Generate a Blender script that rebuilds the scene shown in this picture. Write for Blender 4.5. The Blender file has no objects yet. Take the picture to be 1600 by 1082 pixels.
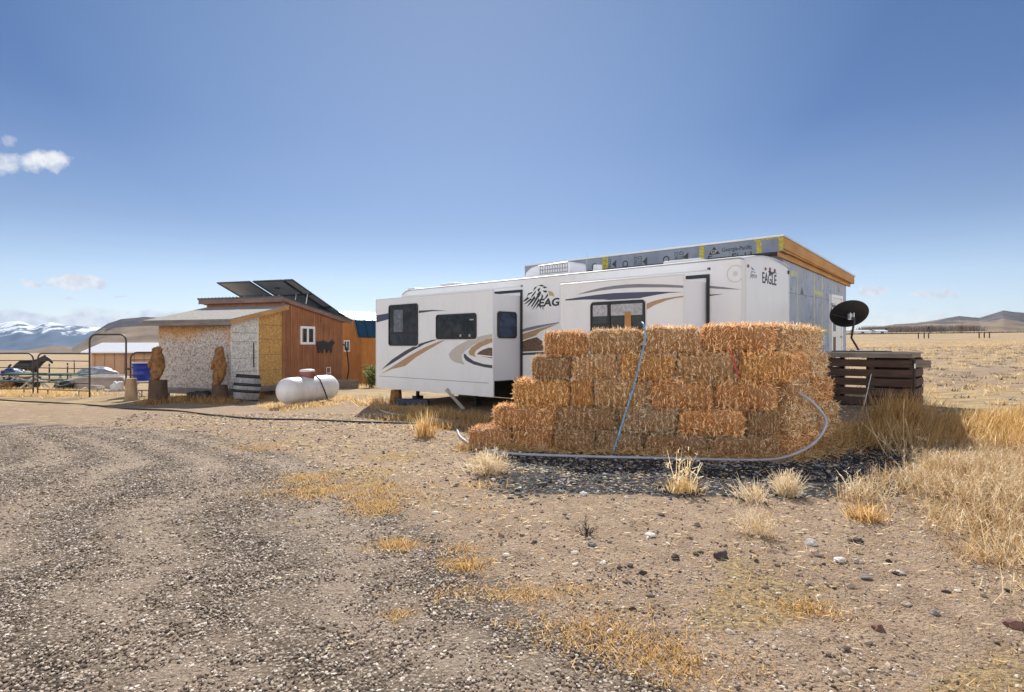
import bpy, bmesh, math, random
import numpy as np
from mathutils import Vector, Matrix, noise as mnoise
R = math.radians
random.seed(7)
rng = np.random.default_rng(11)
S = bpy.context.scene
COL = S.collection

# ------------------------------------------------------------------ camera, sky, sun, exposure
FPX, CX, HY = 950.0, 800.0, 538.0       # focal length in photo pixels, principal column, eye-level row
EYE = 1.7
cam_d = bpy.data.cameras.new("Camera")
cam = bpy.data.objects.new("Camera", cam_d); COL.objects.link(cam)
cam.location = (0, 0, EYE); cam.rotation_euler = (R(90), 0, 0)
cam_d.sensor_width = 36.0; cam_d.lens = FPX/1600*36.0
cam_d.shift_y = -3/1600
cam_d.clip_start = 0.05; cam_d.clip_end = 30000
S.camera = cam
S.view_settings.view_transform = 'Standard'; S.view_settings.look = 'None'
S.view_settings.gamma = 1; S.view_settings.exposure = 0.75
SUN_V = Vector((-0.11, 1.25, 1.0)).normalized()      # direction towards the sun
SUN_EL = math.asin(SUN_V.z); SUN_AZ = math.atan2(SUN_V.x, SUN_V.y)
sl = bpy.data.lights.new("Sun", 'SUN'); sl.energy = 4.2; sl.angle = R(0.5); sl.color = (1.0, 0.95, 0.87)
so = bpy.data.objects.new("Sun", sl); COL.objects.link(so)
so.rotation_euler = (-SUN_V).to_track_quat('-Z', 'Y').to_euler(); so.location = (-5, 40, 30)
S.cycles.max_bounces = 6; S.cycles.diffuse_bounces = 3; S.cycles.glossy_bounces = 3
S.cycles.transmission_bounces = 4; S.cycles.volume_bounces = 0; S.cycles.transparent_max_bounces = 8
S.cycles.use_denoising = True
try:
    S.cycles.denoiser = 'OPENIMAGEDENOISE'; S.cycles.denoising_input_passes = 'RGB_ALBEDO_NORMAL'
except Exception: pass


class NT:
    """short-hand for building node trees"""
    def __init__(s, tree): s.t = tree; s.n = tree.nodes; s.l = tree.links
    def new(s, typ, **kw):
        n = s.n.new(typ)
        for k, v in kw.items(): setattr(n, k, v)
        return n
    def link(s, a, b): s.l.new(a, b)
    def val(s, sock, v):
        if hasattr(v, 'is_output') or isinstance(v, bpy.types.NodeSocket): s.l.new(v, sock)
        else: sock.default_value = v
    def math(s, op, a, b=0.0, c=None, clamp=False):
        n = s.new('ShaderNodeMath', operation=op); n.use_clamp = clamp
        s.val(n.inputs[0], a); s.val(n.inputs[1], b)
        if c is not None: s.val(n.inputs[2], c)
        return n.outputs[0]
    def mix(s, f, a, b, blend='MIX'):
        n = s.new('ShaderNodeMix', data_type='RGBA', blend_type=blend)
        s.val(n.inputs['Factor'], f)
        s.val(n.inputs[6], a if not isinstance(a, tuple) else (*a, 1)[:4])
        s.val(n.inputs[7], b if not isinstance(b, tuple) else (*b, 1)[:4])
        return n.outputs[2]
    def ramp(s, f, stops, interp='LINEAR'):
        n = s.new('ShaderNodeValToRGB'); n.color_ramp.interpolation = interp
        e = n.color_ramp.elements
        while len(e) < len(stops): e.new(0.5)
        for i, (p, c) in enumerate(stops):
            e[i].position = p
            e[i].color = (c, c, c, 1) if isinstance(c, (int, float)) else (*c, 1)[:4]
        s.val(n.inputs[0], f); return n.outputs[0]
    def noise(s, vec, scale, detail=4, rough=.55, dist=0.0, out=0):
        n = s.new('ShaderNodeTexNoise'); n.inputs['Scale'].default_value = scale
        n.inputs['Detail'].default_value = detail; n.inputs['Roughness'].default_value = rough
        n.inputs['Distortion'].default_value = dist
        if vec is not None: s.l.new(vec, n.inputs['Vector'])
        return n.outputs[out]
    def voro(s, vec, scale, feature='F1', out='Distance', rnd=1.0):
        n = s.new('ShaderNodeTexVoronoi', feature=feature); n.inputs['Scale'].default_value = scale
        n.inputs['Randomness'].default_value = rnd
        if vec is not None: s.l.new(vec, n.inputs['Vector'])
        return n.outputs[out]
    def mapping(s, vec, scale=(1, 1, 1), rot=(0, 0, 0), loc=(0, 0, 0)):
        n = s.new('ShaderNodeMapping'); n.inputs['Scale'].default_value = scale
        n.inputs['Rotation'].default_value = rot; n.inputs['Location'].default_value = loc
        s.l.new(vec, n.inputs['Vector']); return n.outputs[0]
    def bump(s, h, strength=.3, dist=.01, normal=None):
        n = s.new('ShaderNodeBump'); n.inputs['Strength'].default_value = strength
        n.inputs['Distance'].default_value = dist; s.l.new(h, n.inputs['Height'])
        if normal is not None: s.l.new(normal, n.inputs['Normal'])
        return n.outputs[0]
    def obj(s): return s.new('ShaderNodeTexCoord').outputs['Object']
    def attr(s, name, typ='GEOMETRY', out='Color'):
        n = s.new('ShaderNodeAttribute', attribute_name=name, attribute_type=typ); return n.outputs[out]


def mat(name):
    m = bpy.data.materials.new(name); m.use_nodes = True
    nt = NT(m.node_tree); b = nt.n['Principled BSDF']
    return m, nt, b


# ---- world: physical daylight sky with a few small fair-weather clouds low over the horizon
w = bpy.data.worlds.new("World"); S.world = w; w.use_nodes = True
wn = NT(w.node_tree); bg = wn.n['Background']
sky = wn.new('ShaderNodeTexSky', sky_type='NISHITA'); sky.sun_disc = False
sky.sun_elevation = SUN_EL; sky.sun_rotation = SUN_AZ
sky.altitude = 2300; sky.air_density = 1.0; sky.dust_density = 0.15; sky.ozone_density = 2.2
SKY_STR = 0.115
d = wn.new('ShaderNodeTexCoord').outputs['Generated']
sep = wn.new('ShaderNodeSeparateXYZ'); wn.link(d, sep.inputs[0])
ysafe = wn.math('MAXIMUM', sep.outputs[1], 0.02)
az = wn.math('DIVIDE', sep.outputs[0], ysafe); el = wn.math('DIVIDE', sep.outputs[2], ysafe)
n1 = wn.noise(d, 22, 7, .62, .3); n2 = wn.noise(d, 70, 5, .6)
nn = wn.math('ADD', wn.math('MULTIPLY', wn.math('SUBTRACT', n1, .5), 2.6), wn.math('MULTIPLY', wn.math('SUBTRACT', n2, .5), 1.1))
# centre azimuth / elevation and half sizes, all as tangents of the direction
CLOUDS = [(-.835, .298, .044, .018, .8), (-.775, .302, .040, .015, .8), (-.83, .335, .016, .010, .4), (-.712, .101, .048, .012, 2.6), (-.787, .1, .020, .007, 2.0),
          (-.735, .0735, .013, .003, .8), (.602, .088, .026, .007, 1.8), (.693, .082, .038, .005, 1.5), (-.64, .08, .012, .002, .7)]
wz = wn.noise(d, 34, 6, .65, .5, out=1); wsp = wn.new('ShaderNodeSeparateColor'); wn.link(wz, wsp.inputs[0])
azw = wn.math('MULTIPLY_ADD', wn.math('SUBTRACT', wsp.outputs[0], .5), .075, az); elw = wn.math('MULTIPLY_ADD', wn.math('SUBTRACT', wsp.outputs[1], .5), .034, el)
tot = None
for (a, e, sa, se, k) in CLOUDS:
    da = wn.math('DIVIDE', wn.math('SUBTRACT', azw, a), sa); de = wn.math('DIVIDE', wn.math('SUBTRACT', elw, e), se)
    q = wn.math('SUBTRACT', 1.0, wn.math('ADD', wn.math('MULTIPLY', da, da), wn.math('MULTIPLY', de, de)))
    q = wn.math('MAXIMUM', q, -3.0)
    v = wn.math('MULTIPLY', wn.math('ADD', wn.math('ADD', q, .45), nn), k * .9, clamp=True)
    tot = v if tot is None else wn.math('MAXIMUM', tot, v)
# cloud bank behind the far mountains on the left, thin pale veil low on the right
nb = wn.noise(wn.mapping(d, (1, 1, 2.2)), 16, 6, .55)
topel = wn.math('ADD', .026, wn.math('MULTIPLY', nb, .058))
topel = wn.math('ADD', topel, wn.math('MULTIPLY', wn.math('SUBTRACT', az, -.7), -.02))
bank = wn.math('MULTIPLY', wn.math('SUBTRACT', topel, el), 110, clamp=True)
leftm = wn.math('MULTIPLY', wn.math('SUBTRACT', -.28, az), 6, clamp=True)
bank = wn.math('MULTIPLY', bank, leftm)
tot = wn.math('MAXIMUM', tot, wn.math('MULTIPLY', bank, 1.0))
veil = wn.math('MULTIPLY', wn.math('SUBTRACT', .074, el), 30, clamp=True)
veil = wn.math('MULTIPLY', veil, wn.math('MULTIPLY', wn.math('SUBTRACT', az, .35), 6, clamp=True))
veil = wn.math('MULTIPLY', veil, wn.math('MULTIPLY', wn.noise(wn.mapping(d, (1, 1, 9)), 5, 4), 1.1, clamp=True))
tot = wn.math('MAXIMUM', tot, wn.math('MULTIPLY', veil, .8))
tot = wn.math('MULTIPLY', tot, wn.math('GREATER_THAN', sep.outputs[1], 0.05))
# unseen bright cloud added behind the camera as fill for the shaded walls
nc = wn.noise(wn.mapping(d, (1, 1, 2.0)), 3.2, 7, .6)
north_fill = wn.math('MULTIPLY', wn.math('MULTIPLY', wn.math('SUBTRACT', nc, .36), 7, clamp=True), wn.math('MULTIPLY', wn.math('SUBTRACT', -.02, sep.outputs[1]), 5, clamp=True))
north_fill = wn.math('MULTIPLY', north_fill, wn.math('MULTIPLY', wn.math('SUBTRACT', .62, sep.outputs[2]), 4, clamp=True))
# deeper blue away from the horizon
deep = wn.ramp(sep.outputs[2], [(0.0, (.70, .60, .55)), (.10, (.70, .59, .545)), (.18, (.61, .525, .49)), (.26, (.66, .56, .525)), (.50, (.63, .60, .58)), (1.0, (.63, .6, .58))])
skyc = wn.mix(1.0, sky.outputs[0], deep, 'MULTIPLY')
dp = wn.new('ShaderNodeVectorMath', operation='DOT_PRODUCT'); wn.link(d, dp.inputs[0]); dp.inputs[1].default_value = tuple(SUN_V)
aur = wn.ramp(dp.outputs['Value'], [(.45, (1.0, 1.0, 1.0)), (.68, (.56, .66, .82)), (.83, (.56, .67, .82)), (.91, (.86, .90, .94)), (.985, (1.15, 1.08, 1.02))])
hi = wn.math('MULTIPLY', wn.math('SUBTRACT', sep.outputs[2], .10), 4.5, clamp=True)
skyc = wn.mix(hi, skyc, wn.mix(1.0, skyc, aur, 'MULTIPLY'))
skyc = wn.mix(north_fill, skyc, (12, 11.9, 11.8))
SKYMIX = wn.mix(tot, skyc, wn.mix(wn.ramp(n2, [(.38, 1.0), (.60, 0.0)]), (4.8, 4.85, 4.95), (3.7, 3.85, 4.2)))
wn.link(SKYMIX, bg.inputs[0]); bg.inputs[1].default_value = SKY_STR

# ------------------------------------------------------------------ helpers
def sstep(a, b, x):
    t = np.clip((x-a)/(b-a), 0, 1); return t*t*(3-2*t)

def gz_np(x, y):
    x = np.asarray(x, float); y = np.asarray(y, float)
    r = np.hypot(x, y); t = x/np.maximum(np.abs(y), 1.0)
    z = 0.15*(1-sstep(7.0, 9.0, y))*(1-sstep(-2, -6, -np.abs(x)*0-x*0+0)*0)
    # bank falls off gently to the level hay and trailer yard
    z = z + 0.28*sstep(4.8, 7.8, x)*sstep(7.5, 12.0, y)
    rr = np.maximum(r-18, 0); right = sstep(.25, .5, t)*(y > 0)
    z = z + right*0.021*np.minimum(rr, 420)
    lf = sstep(-.22, -.42, t)*(y > 0)
    z = z - lf*(0.15*sstep(14, 20, y)+0.60*sstep(22, 36, y)+0.0102*np.maximum(r-42, 0))
    mid = (1-right)*(1-lf)
    z = z - mid*0.2*sstep(20, 30, y)
    # two shallow wheel tracks of the drive and gentle unevenness
    tr = (x+1.2+0.55*(y-4)+0.02*(y-4)**2*0)
    for c in (-1.2, -3.0):
        z = z - 0.022*np.exp(-((x-(c-0.42*(y-3)))/0.28)**2)*(1-sstep(9, 13, y))
    z = z + 0.02*np.sin(x*1.3+.7*y)*np.sin(y*.9-.4*x)*(1-sstep(30, 60, r)) + 0.012*np.sin(x*3.1+1.7)*np.sin(y*2.7+x)*(1-sstep(15, 30, r))
    return z

def gz(x, y): return float(gz_np(x, y))

def ground_at(px, py):
    """ground point seen at photo pixel"""
    Y = 1.6*FPX/max(py-HY, 2)
    for _ in range(30):
        X = (px-CX)/FPX*Y; Yn = (EYE-gz(X, Y))*FPX/(py-HY); Y = .5*Y+.5*Yn
    X = (px-CX)/FPX*Y
    return X, Y, gz(X, Y)

class Fr:
    """a thing's own frame: origin O (x, y, z) and its x axis pointing at ang"""
    def __init__(s, O, ex):
        n = math.hypot(*ex); s.O = O; s.ex = (ex[0]/n, ex[1]/n); s.ey = (-s.ex[1], s.ex[0]); s.rz = math.atan2(s.ex[1], s.ex[0])
    def on_y(s, px, py, y=0.0):      # local (x, z) where the sight line meets the plane local y = y
        t = (px-CX)/FPX; ox = s.O[0]+s.ey[0]*y; oy = s.O[1]+s.ey[1]*y
        x = (t*oy-ox)/(s.ex[0]-t*s.ex[1]); Y = oy+s.ex[1]*x
        return x, EYE-(py-HY)*Y/FPX-s.O[2]
    def on_x(s, px, py, x=0.0):
        t = (px-CX)/FPX; ox = s.O[0]+s.ex[0]*x; oy = s.O[1]+s.ex[1]*x
        y = (t*oy-ox)/(s.ey[0]-t*s.ey[1]); Y = oy+s.ey[1]*y
        return y, EYE-(py-HY)*Y/FPX-s.O[2]
    def world(s, x, y, z=0): return (s.O[0]+s.ex[0]*x+s.ey[0]*y, s.O[1]+s.ex[1]*x+s.ey[1]*y, s.O[2]+z)

def tagp(o, label=None, cat=None, group=None, kind=None):
    if label: o['label'] = label
    if cat: o['category'] = cat
    if group: o['group'] = group
    if kind: o['kind'] = kind
    return o

def empty(name, loc, rz=0, label=None, cat=None, group=None):
    o = bpy.data.objects.new(name, None); COL.objects.link(o); o.empty_display_size = .2
    o.location = loc; o.rotation_euler = (0, 0, rz); return tagp(o, label, cat, group)

class MB:
    """collects shapes and links them as one mesh object"""
    def __init__(s): s.v = []; s.f = []; s.sm = []
    def add(s, vs, fs, smooth=False):
        b = len(s.v); s.v.extend([tuple(v) for v in vs]); s.f.extend([tuple(i+b for i in f) for f in fs]); s.sm.extend([smooth]*len(fs)); return s
    def box(s, x0, x1, y0, y1, z0, z1, M=None):
        vs = [(x, y, z) for x in (x0, x1) for y in (y0, y1) for z in (z0, z1)]
        if M is not None: vs = [tuple(M @ Vector(v)) for v in vs]
        return s.add(vs, [(0, 1, 3, 2), (4, 6, 7, 5), (0, 4, 5, 1), (2, 3, 7, 6), (0, 2, 6, 4), (1, 5, 7, 3)])
    def hexa(s, vs):  # 4 bottom ccw, 4 top ccw
        return s.add(vs, [(3, 2, 1, 0), (4, 5, 6, 7), (0, 1, 5, 4), (1, 2, 6, 5), (2, 3, 7, 6), (3, 0, 4, 7)])
    def prism_y(s, poly, y0, y1):   # poly in (x, z)
        n = len(poly); vs = [(p[0], y0, p[1]) for p in poly]+[(p[0], y1, p[1]) for p in poly]
        return s.add(vs, [tuple(range(n)), tuple(range(2*n-1, n-1, -1))]+[(i, i+n, (i+1) % n+n, (i+1) % n) for i in range(n)])
    def prism_x(s, poly, x0, x1):   # poly in (y, z)
        n = len(poly); vs = [(x0, p[0], p[1]) for p in poly]+[(x1, p[0], p[1]) for p in poly]
        return s.add(vs, [tuple(range(n)), tuple(range(2*n-1, n-1, -1))]+[(i, i+n, (i+1) % n+n, (i+1) % n) for i in range(n)])
    def prism_z(s, poly, z0, z1):
        n = len(poly); vs = [(p[0], p[1], z0) for p in poly]+[(p[0], p[1], z1) for p in poly]
        return s.add(vs, [tuple(range(n-1, -1, -1)), tuple(range(n, 2*n))]+[(i, (i+1) % n, (i+1) % n+n, i+n) for i in range(n)])
    def strip(s, A, B, ax, c0, c1):  # swoosh between polylines A and B (same length), slab between c0 and c1 across axis 'y' or 'x'
        n = len(A); vs = []
        for c in (c0, c1):
            for P in (A, B):
                for p in P: vs.append((p[0], c, p[1]) if ax == 'y' else (c, p[0], p[1]))
        fs = []
        for i in range(n-1):
            fs += [(i, i+1, n+i+1, n+i), (2*n+i, 3*n+i, 3*n+i+1, 2*n+i+1), (i, 2*n+i, 2*n+i+1, i+1), (n+i, n+i+1, 3*n+i+1, 3*n+i)]
        return s.add(vs, fs)
    def tube(s, pts, r, n=8, caps=True, smooth=True):
        pts = [Vector(p) for p in pts]; m = len(pts); vs = []; fs = []
        rs = r if isinstance(r, (list, tuple)) else [r]*m
        up = Vector((0, 0, 1)); prev = None
        for i, p in enumerate(pts):
            t = (pts[min(i+1, m-1)]-pts[max(i-1, 0)]).normalized()
            if prev is None:
                a = t.cross(up if abs(t.z) < .95 else Vector((1, 0, 0))).normalized()
            else:
                a = (prev-t*prev.dot(t)).normalized()
            prev = a; b = t.cross(a)
            for k in range(n):
                th = 2*math.pi*k/n; vs.append(p+(a*math.cos(th)+b*math.sin(th))*rs[i])
        for i in range(m-1):
            for k in range(n):
                fs.append((i*n+k, i*n+(k+1) % n, (i+1)*n+(k+1) % n, (i+1)*n+k))
        s.add(vs, fs, smooth)
        if caps: s.add([vs[k] for k in range(n)], [tuple(range(n-1, -1, -1))]); s.add([vs[(m-1)*n+k] for k in range(n)], [tuple(range(n))])
        return s
    def lathe(s, prof, O=(0, 0, 0), M=None, n=24, smooth=True):   # prof: list of (r, z)
        vs = []; fs = []
        for (r, z) in prof:
            for k in range(n):
                th = 2*math.pi*k/n; v = Vector((r*math.cos(th), r*math.sin(th), z))
                if M is not None: v = M @ v
                vs.append((v.x+O[0], v.y+O[1], v.z+O[2]))
        for i in range(len(prof)-1):
            for k in range(n): fs.append((i*n+k, i*n+(k+1) % n, (i+1)*n+(k+1) % n, (i+1)*n+k))
        return s.add(vs, fs, smooth)
    def build(s, name, m, parent=None, bevel=0.0, loc=None):
        me = bpy.data.meshes.new(name); me.from_pydata(s.v, [], s.f)
        me.polygons.foreach_set('use_smooth', s.sm)
        if m is not None: me.materials.append(m)
        me.update()
        bm = bmesh.new(); bm.from_mesh(me)
        if bevel == 0: bmesh.ops.recalc_face_normals(bm, faces=bm.faces)
        else:
            bmesh.ops.recalc_face_normals(bm, faces=bm.faces)
        bm.to_mesh(me); bm.free()
        o = bpy.data.objects.new(name, me); COL.objects.link(o)
        if parent is not None: o.parent = parent
        if loc is not None: o.location = loc
        if bevel > 0:
            b = o.modifiers.new('bevel', 'BEVEL'); b.width = bevel; b.segments = 2; b.limit_method = 'ANGLE'
        return o

def np_mesh(name, V, F, m, parent=None, smooth=False, tint=None, loc=None):
    """fast mesh from numpy arrays; F is (n, k); tint is one colour value per vertex"""
    V = np.asarray(V, np.float32); F = np.asarray(F, np.int32); k = F.shape[1]
    me = bpy.data.meshes.new(name); me.vertices.add(len(V)); me.vertices.foreach_set('co', V.ravel())
    me.loops.add(F.size); me.loops.foreach_set('vertex_index', F.ravel())
    me.polygons.add(len(F)); me.polygons.foreach_set('loop_start', np.arange(0, F.size, k, dtype=np.int32))
    me.polygons.foreach_set('loop_total', np.full(len(F), k, np.int32))
    me.polygons.foreach_set('use_smooth', np.full(len(F), smooth, bool))
    if tint is not None:
        a = me.attributes.new('tint', 'FLOAT', 'POINT'); a.data.foreach_set('value', np.asarray(tint, np.float32))
    me.update(calc_edges=True); me.materials.append(m)
    o = bpy.data.objects.new(name, me); COL.objects.link(o)
    if parent is not None: o.parent = parent
    if loc is not None: o.location = loc
    return o

def rrect(x0, x1, z0, z1, r, n=6):
    pts = []
    for (cx, cz, a0) in ((x1-r, z1-r, 0), (x0+r, z1-r, 90), (x0+r, z0+r, 180), (x1-r, z0+r, 270)):
        for i in range(n+1):
            a = R(a0+90*i/n); pts.append((cx+r*math.cos(a), cz+r*math.sin(a)))
    return pts

def ring(mb, outer, inner, ax, c0, c1):
    n = len(outer)
    def P(p, c): return (p[0], c, p[1]) if ax == 'y' else (c, p[0], p[1])
    vs = [P(p, c0) for p in outer]+[P(p, c0) for p in inner]+[P(p, c1) for p in outer]+[P(p, c1) for p in inner]
    fs = []
    for i in range(n):
        j = (i+1) % n
        fs += [(i, j, n+j, n+i), (2*n+i, 3*n+i, 3*n+j, 2*n+j), (i, 2*n+i, 2*n+j, j), (n+i, n+j, 3*n+j, 3*n+i)]
    return mb.add(vs, fs)

def text_pts(s, size, bold=0.0, shear=0.0, ext=0.0015):
    cu = bpy.data.curves.new('lettering', 'FONT'); cu.body = s; cu.size = size; cu.offset = bold; cu.shear = shear; cu.extrude = ext
    cu.resolution_u = 3
    o = bpy.data.objects.new('lettering', cu); COL.objects.link(o)
    dg = bpy.context.evaluated_depsgraph_get(); me = bpy.data.meshes.new_from_object(o.evaluated_get(dg))
    vs = [tuple(v.co) for v in me.vertices]; fs = [tuple(p.vertices) for p in me.polygons]
    bpy.data.objects.remove(o); bpy.data.curves.remove(cu); bpy.data.meshes.remove(me)
    return vs, fs

def lettering(s, x0, x1, z0, z1, c, m, parent, ax='y', sgn=-1, rot90=False, bold=0.0, shear=0.0, flip=False):
    """text fitted into the rectangle, standing 2 mm proud of the plane"""
    vs, fs = text_pts(s, 1.0, bold, shear, 0.5)
    a = np.array(vs); mn = a.min(0); mx = a.max(0); a = (a-mn)/np.maximum(mx-mn, 1e-6)
    if rot90: a[:, [0, 1]] = a[:, [1, 0]]; a[:, 0] = 1-a[:, 0]
    U = x0+(x1-x0)*a[:, 0]; V = z0+(z1-z0)*a[:, 1]; D = c+sgn*(0.001+0.003*a[:, 2])
    P = [(u, dd, v) for u, dd, v in zip(U, D, V)] if ax == 'y' else [(dd, u, v) for u, dd, v in zip(U, D, V)]
    mb = MB(); mb.add(P, fs); return mb.build('lettering', m, parent)

# ------------------------------------------------------------------ materials
def simple(name, c, rough=.7, metal=0.0, nscale=6, var=.12, bump=0.0, bscale=60, spec=.5, dirt=None):
    m, nt, b = mat(name); co = nt.obj()
    n = nt.noise(co, nscale, 5, .6)
    dark = tuple(max(0, x*(1-var)) for x in c); lite = tuple(min(1, x*(1+var)) for x in c)
    colr = nt.ramp(n, [(.3, dark), (.7, lite)])
    if dirt:
        dn = nt.noise(nt.mapping(co, (1, 1, .35)), 3.0, 7, .7)
        colr = nt.mix(nt.math('MULTIPLY', nt.ramp(dn, [(.5, 0.0), (.75, 1.0)]), dirt[1]), colr, dirt[0])
    nt.link(colr, b.inputs['Base Color']); b.inputs['Roughness'].default_value = rough
    b.inputs['Metallic'].default_value = metal; b.inputs['Specular IOR Level'].default_value = spec
    if bump: nt.link(nt.bump(nt.noise(co, bscale, 4, .6), bump, .01), b.inputs['Normal'])
    return m

def wood(name, c1, c2, grain=(1, 1, .06), rough=.85, scale=18, knots=True, bump=.3):
    m, nt, b = mat(name); co = nt.obj()
    g = nt.noise(nt.mapping(co, grain), scale, 6, .65, .4)
    colr = nt.ramp(g, [(.25, c1), (.75, c2)])
    big = nt.noise(co, 1.7, 3, .6)
    colr = nt.mix(nt.ramp(big, [(.35, .0), (.7, .5)]), colr, tuple(x*.62 for x in c1))
    if knots:
        k = nt.voro(nt.mapping(co, tuple(max(x, .35) for x in grain)), 2.6)
        colr = nt.mix(nt.ramp(k, [(.05, .85), (.13, 0.0)]), colr, tuple(x*.3 for x in c1))
    nt.link(colr, b.inputs['Base Color']); b.inputs['Roughness'].default_value = rough
    nt.link(nt.bump(g, bump, .006), b.inputs['Normal']); return m

def osb(name, c, gray=0.0, seed=0):
    m, nt, b = mat(name); co = nt.mapping(nt.obj(), (1, 1, 1), (0, 0, 0), (seed, seed, seed))
    v1 = nt.voro(nt.mapping(co, (1, 1, 2.2), (.3, .5, .6)), 20, out='Color')
    v2 = nt.voro(nt.mapping(co, (1, 1, .6), (.8, .2, -.5)), 27, out='Color')
    f = nt.math('MULTIPLY', nt.math('ADD', nt.noise(v1, 3, 1), nt.noise(v2, 3, 1)), .5)
    colr = nt.ramp(f, [(.36, tuple(x*.6 for x in c)), (.5, c), (.64, tuple(min(1, x*1.35) for x in c))])
    fine = nt.noise(co, 55, 4, .7)
    colr = nt.mix(nt.ramp(fine, [(.35, .55), (.5, 0.0)]), colr, tuple(x*.35 for x in c))
    if gray:
        gm = nt.noise(co, .9, 5, .6); sp = nt.new('ShaderNodeSeparateXYZ'); nt.link(nt.obj(), sp.inputs[0])
        gm = nt.math('ADD', gm, nt.math('MULTIPLY', nt.math('SUBTRACT', 2.15, sp.outputs[2]), .40))
        colr = nt.mix(nt.math('MULTIPLY', nt.ramp(gm, [(.42, .0), (.62, 1.0)]), gray), colr, nt.ramp(f, [(.38, (.20, .165, .15)), (.46, (.42, .37, .345)), (.64, (.62, .57, .54))]))
    nt.link(colr, b.inputs['Base Color']); b.inputs['Roughness'].default_value = .8
    nt.link(nt.bump(f, .25, .004), b.inputs['Normal']); return m

def tinted(name, stops, rough=.8, objcol=False, bscale=None, translucent=0.0):
    """colour by the per-vertex 'tint' value (each straw, stone or leaf has its own)"""
    m, nt, b = mat(name); t = nt.attr('tint', out='Fac')
    colr = nt.ramp(t, stops)
    if objcol:
        oi = nt.new('ShaderNodeObjectInfo'); colr = nt.mix(1.0, colr, oi.outputs['Color'], 'MULTIPLY')
    if bscale: colr = nt.mix(nt.math('MULTIPLY', nt.noise(nt.obj(), bscale, 4), .5), colr, tuple(x*.5 for x in stops[0][1]))
    nt.link(colr, b.inputs['Base Color']); b.inputs['Roughness'].default_value = rough
    b.inputs['Specular IOR Level'].default_value = .3
    if translucent:
        tr = nt.new('ShaderNodeBsdfTranslucent'); nt.link(colr, tr.inputs[0])
        mx = nt.new('ShaderNodeMixShader'); mx.inputs[0].default_value = translucent
        nt.link(b.outputs[0], mx.inputs[1]); nt.link(tr.outputs[0], mx.inputs[2]); nt.link(mx.outputs[0], nt.n['Material Output'].inputs[0])
    return m

m_rv = simple('white_gelcoat', (.79, .79, .80), .28, nscale=1.2, var=.03, dirt=((.52, .47, .40), .22))
m_rvend = simple('white_cap', (.76, .76, .80), .3, nscale=1.5, var=.02, dirt=((.5, .47, .43), .12))
m_trim = simple('white_trim', (.7, .7, .7), .4, var=.04)
m_graytrim = simple('grey_trim', (.33, .33, .33), .5, var=.1)
m_black = simple('black_rubber', (.016, .016, .018), .55, var=.2)
m_navy = simple('navy_vinyl', (.045, .055, .115), .35, nscale=30, var=.1)
m_dark = simple('charcoal_vinyl', (.05, .05, .06), .35, nscale=30, var=.15)
m_gray = simple('grey_vinyl', (.20, .20, .235), .35, nscale=20, var=.12)
m_tan = simple('tan_vinyl', (.42, .27, .15), .4, nscale=18, var=.18)
m_beige = simple('beige_vinyl', (.52, .48, .42), .4, nscale=10, var=.06)
m_rockv = simple('rock_print', (.13, .075, .045), .4, nscale=26, var=.8)
m_ink = simple('ink', (.02, .02, .024), .4, var=.1)
m_red = simple('red_lens', (.22, .02, .02), .3, var=.1)
m_beak = simple('beak', (.45, .36, .2), .4, var=.15)
m_metal = simple('galvanised_metal', (.45, .46, .48), .4, .8, var=.12)
m_dkmetal = simple('dark_pipe', (.04, .03, .03), .45, .3, var=.3)
m_concrete = simple('concrete', (.42, .37, .32), .9, var=.2, bump=.3)
m_tyre = simple('tyre', (.022, .022, .023), .85, var=.2, bump=.3)
m_chassis = simple('chassis', (.03, .03, .032), .7, var=.3)

def glass_mat(name, c=(.012, .013, .016), rough=.04):
    m, nt, b = mat(name); co = nt.obj()
    n = nt.noise(co, 3.2, 5, .6, .6)
    nt.link(nt.ramp(n, [(.42, c), (.62, tuple(x*2.6+.006 for x in c))]), b.inputs['Base Color'])
    b.inputs['Roughness'].default_value = rough; b.inputs['Specular IOR Level'].default_value = .22
    nt.link(nt.bump(nt.noise(co, 1.3, 2), .05, .02), b.inputs['Normal']); return m
m_glass = glass_mat('tinted_glass'); m_glass2 = glass_mat('blue_glass', (.02, .028, .05), .08)
m_blind = simple('blind', (.42, .42, .44), .7, nscale=20, var=.35)
m_cedar = wood('red_cedar', (.20, .075, .032), (.44, .19, .085))
m_cedar2 = wood('red_cedar_light', (.25, .10, .045), (.5, .235, .11))
m_osb = osb('osb_yellow', (.56, .32, .10)); m_osbg = osb('osb_weathered', (.46, .25, .10), .92, 3.1); m_osbw = osb('osb_painted', (.66, .64, .60), .12, 7.7)
m_fascia = wood('weathered_fascia', (.16, .09, .075), (.34, .22, .19), (.08, .08, 1), knots=False)
m_grayboard = wood('grey_board', (.13, .115, .11), (.29, .26, .25), (.08, .08, 1), knots=False)
m_pine = wood('orange_pine', (.42, .215, .075), (.60, .33, .13), (.08, .08, 1), knots=True)
m_pallet = wood('pallet_dark', (.035, .02, .015), (.16, .09, .062), (.08, .08, 1), knots=True)
m_palletg = wood('pallet_grey', (.17, .125, .10), (.38, .30, .25), (.08, .08, 1), knots=True)
m_palletl = wood('pallet_top', (.30, .27, .23), (.55, .5, .44), (.08, 1, 1), knots=False)
m_barn = wood('barn_siding', (.42, .15, .03), (.64, .27, .065), (1, 1, .05), knots=False)
m_navyroof = simple('navy_steel', (.016, .06, .11), .35, .3, var=.12)
m_paleroof = simple('pale_steel', (.62, .62, .62), .35, .4, var=.08)
m_metalroof = simple('slate_green_steel', (.05, .075, .085), .42, .4, var=.15)
m_shingle = simple('grey_shingle', (.30, .28, .255), .95, nscale=14, var=.4, bump=.6, bscale=40)
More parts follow.
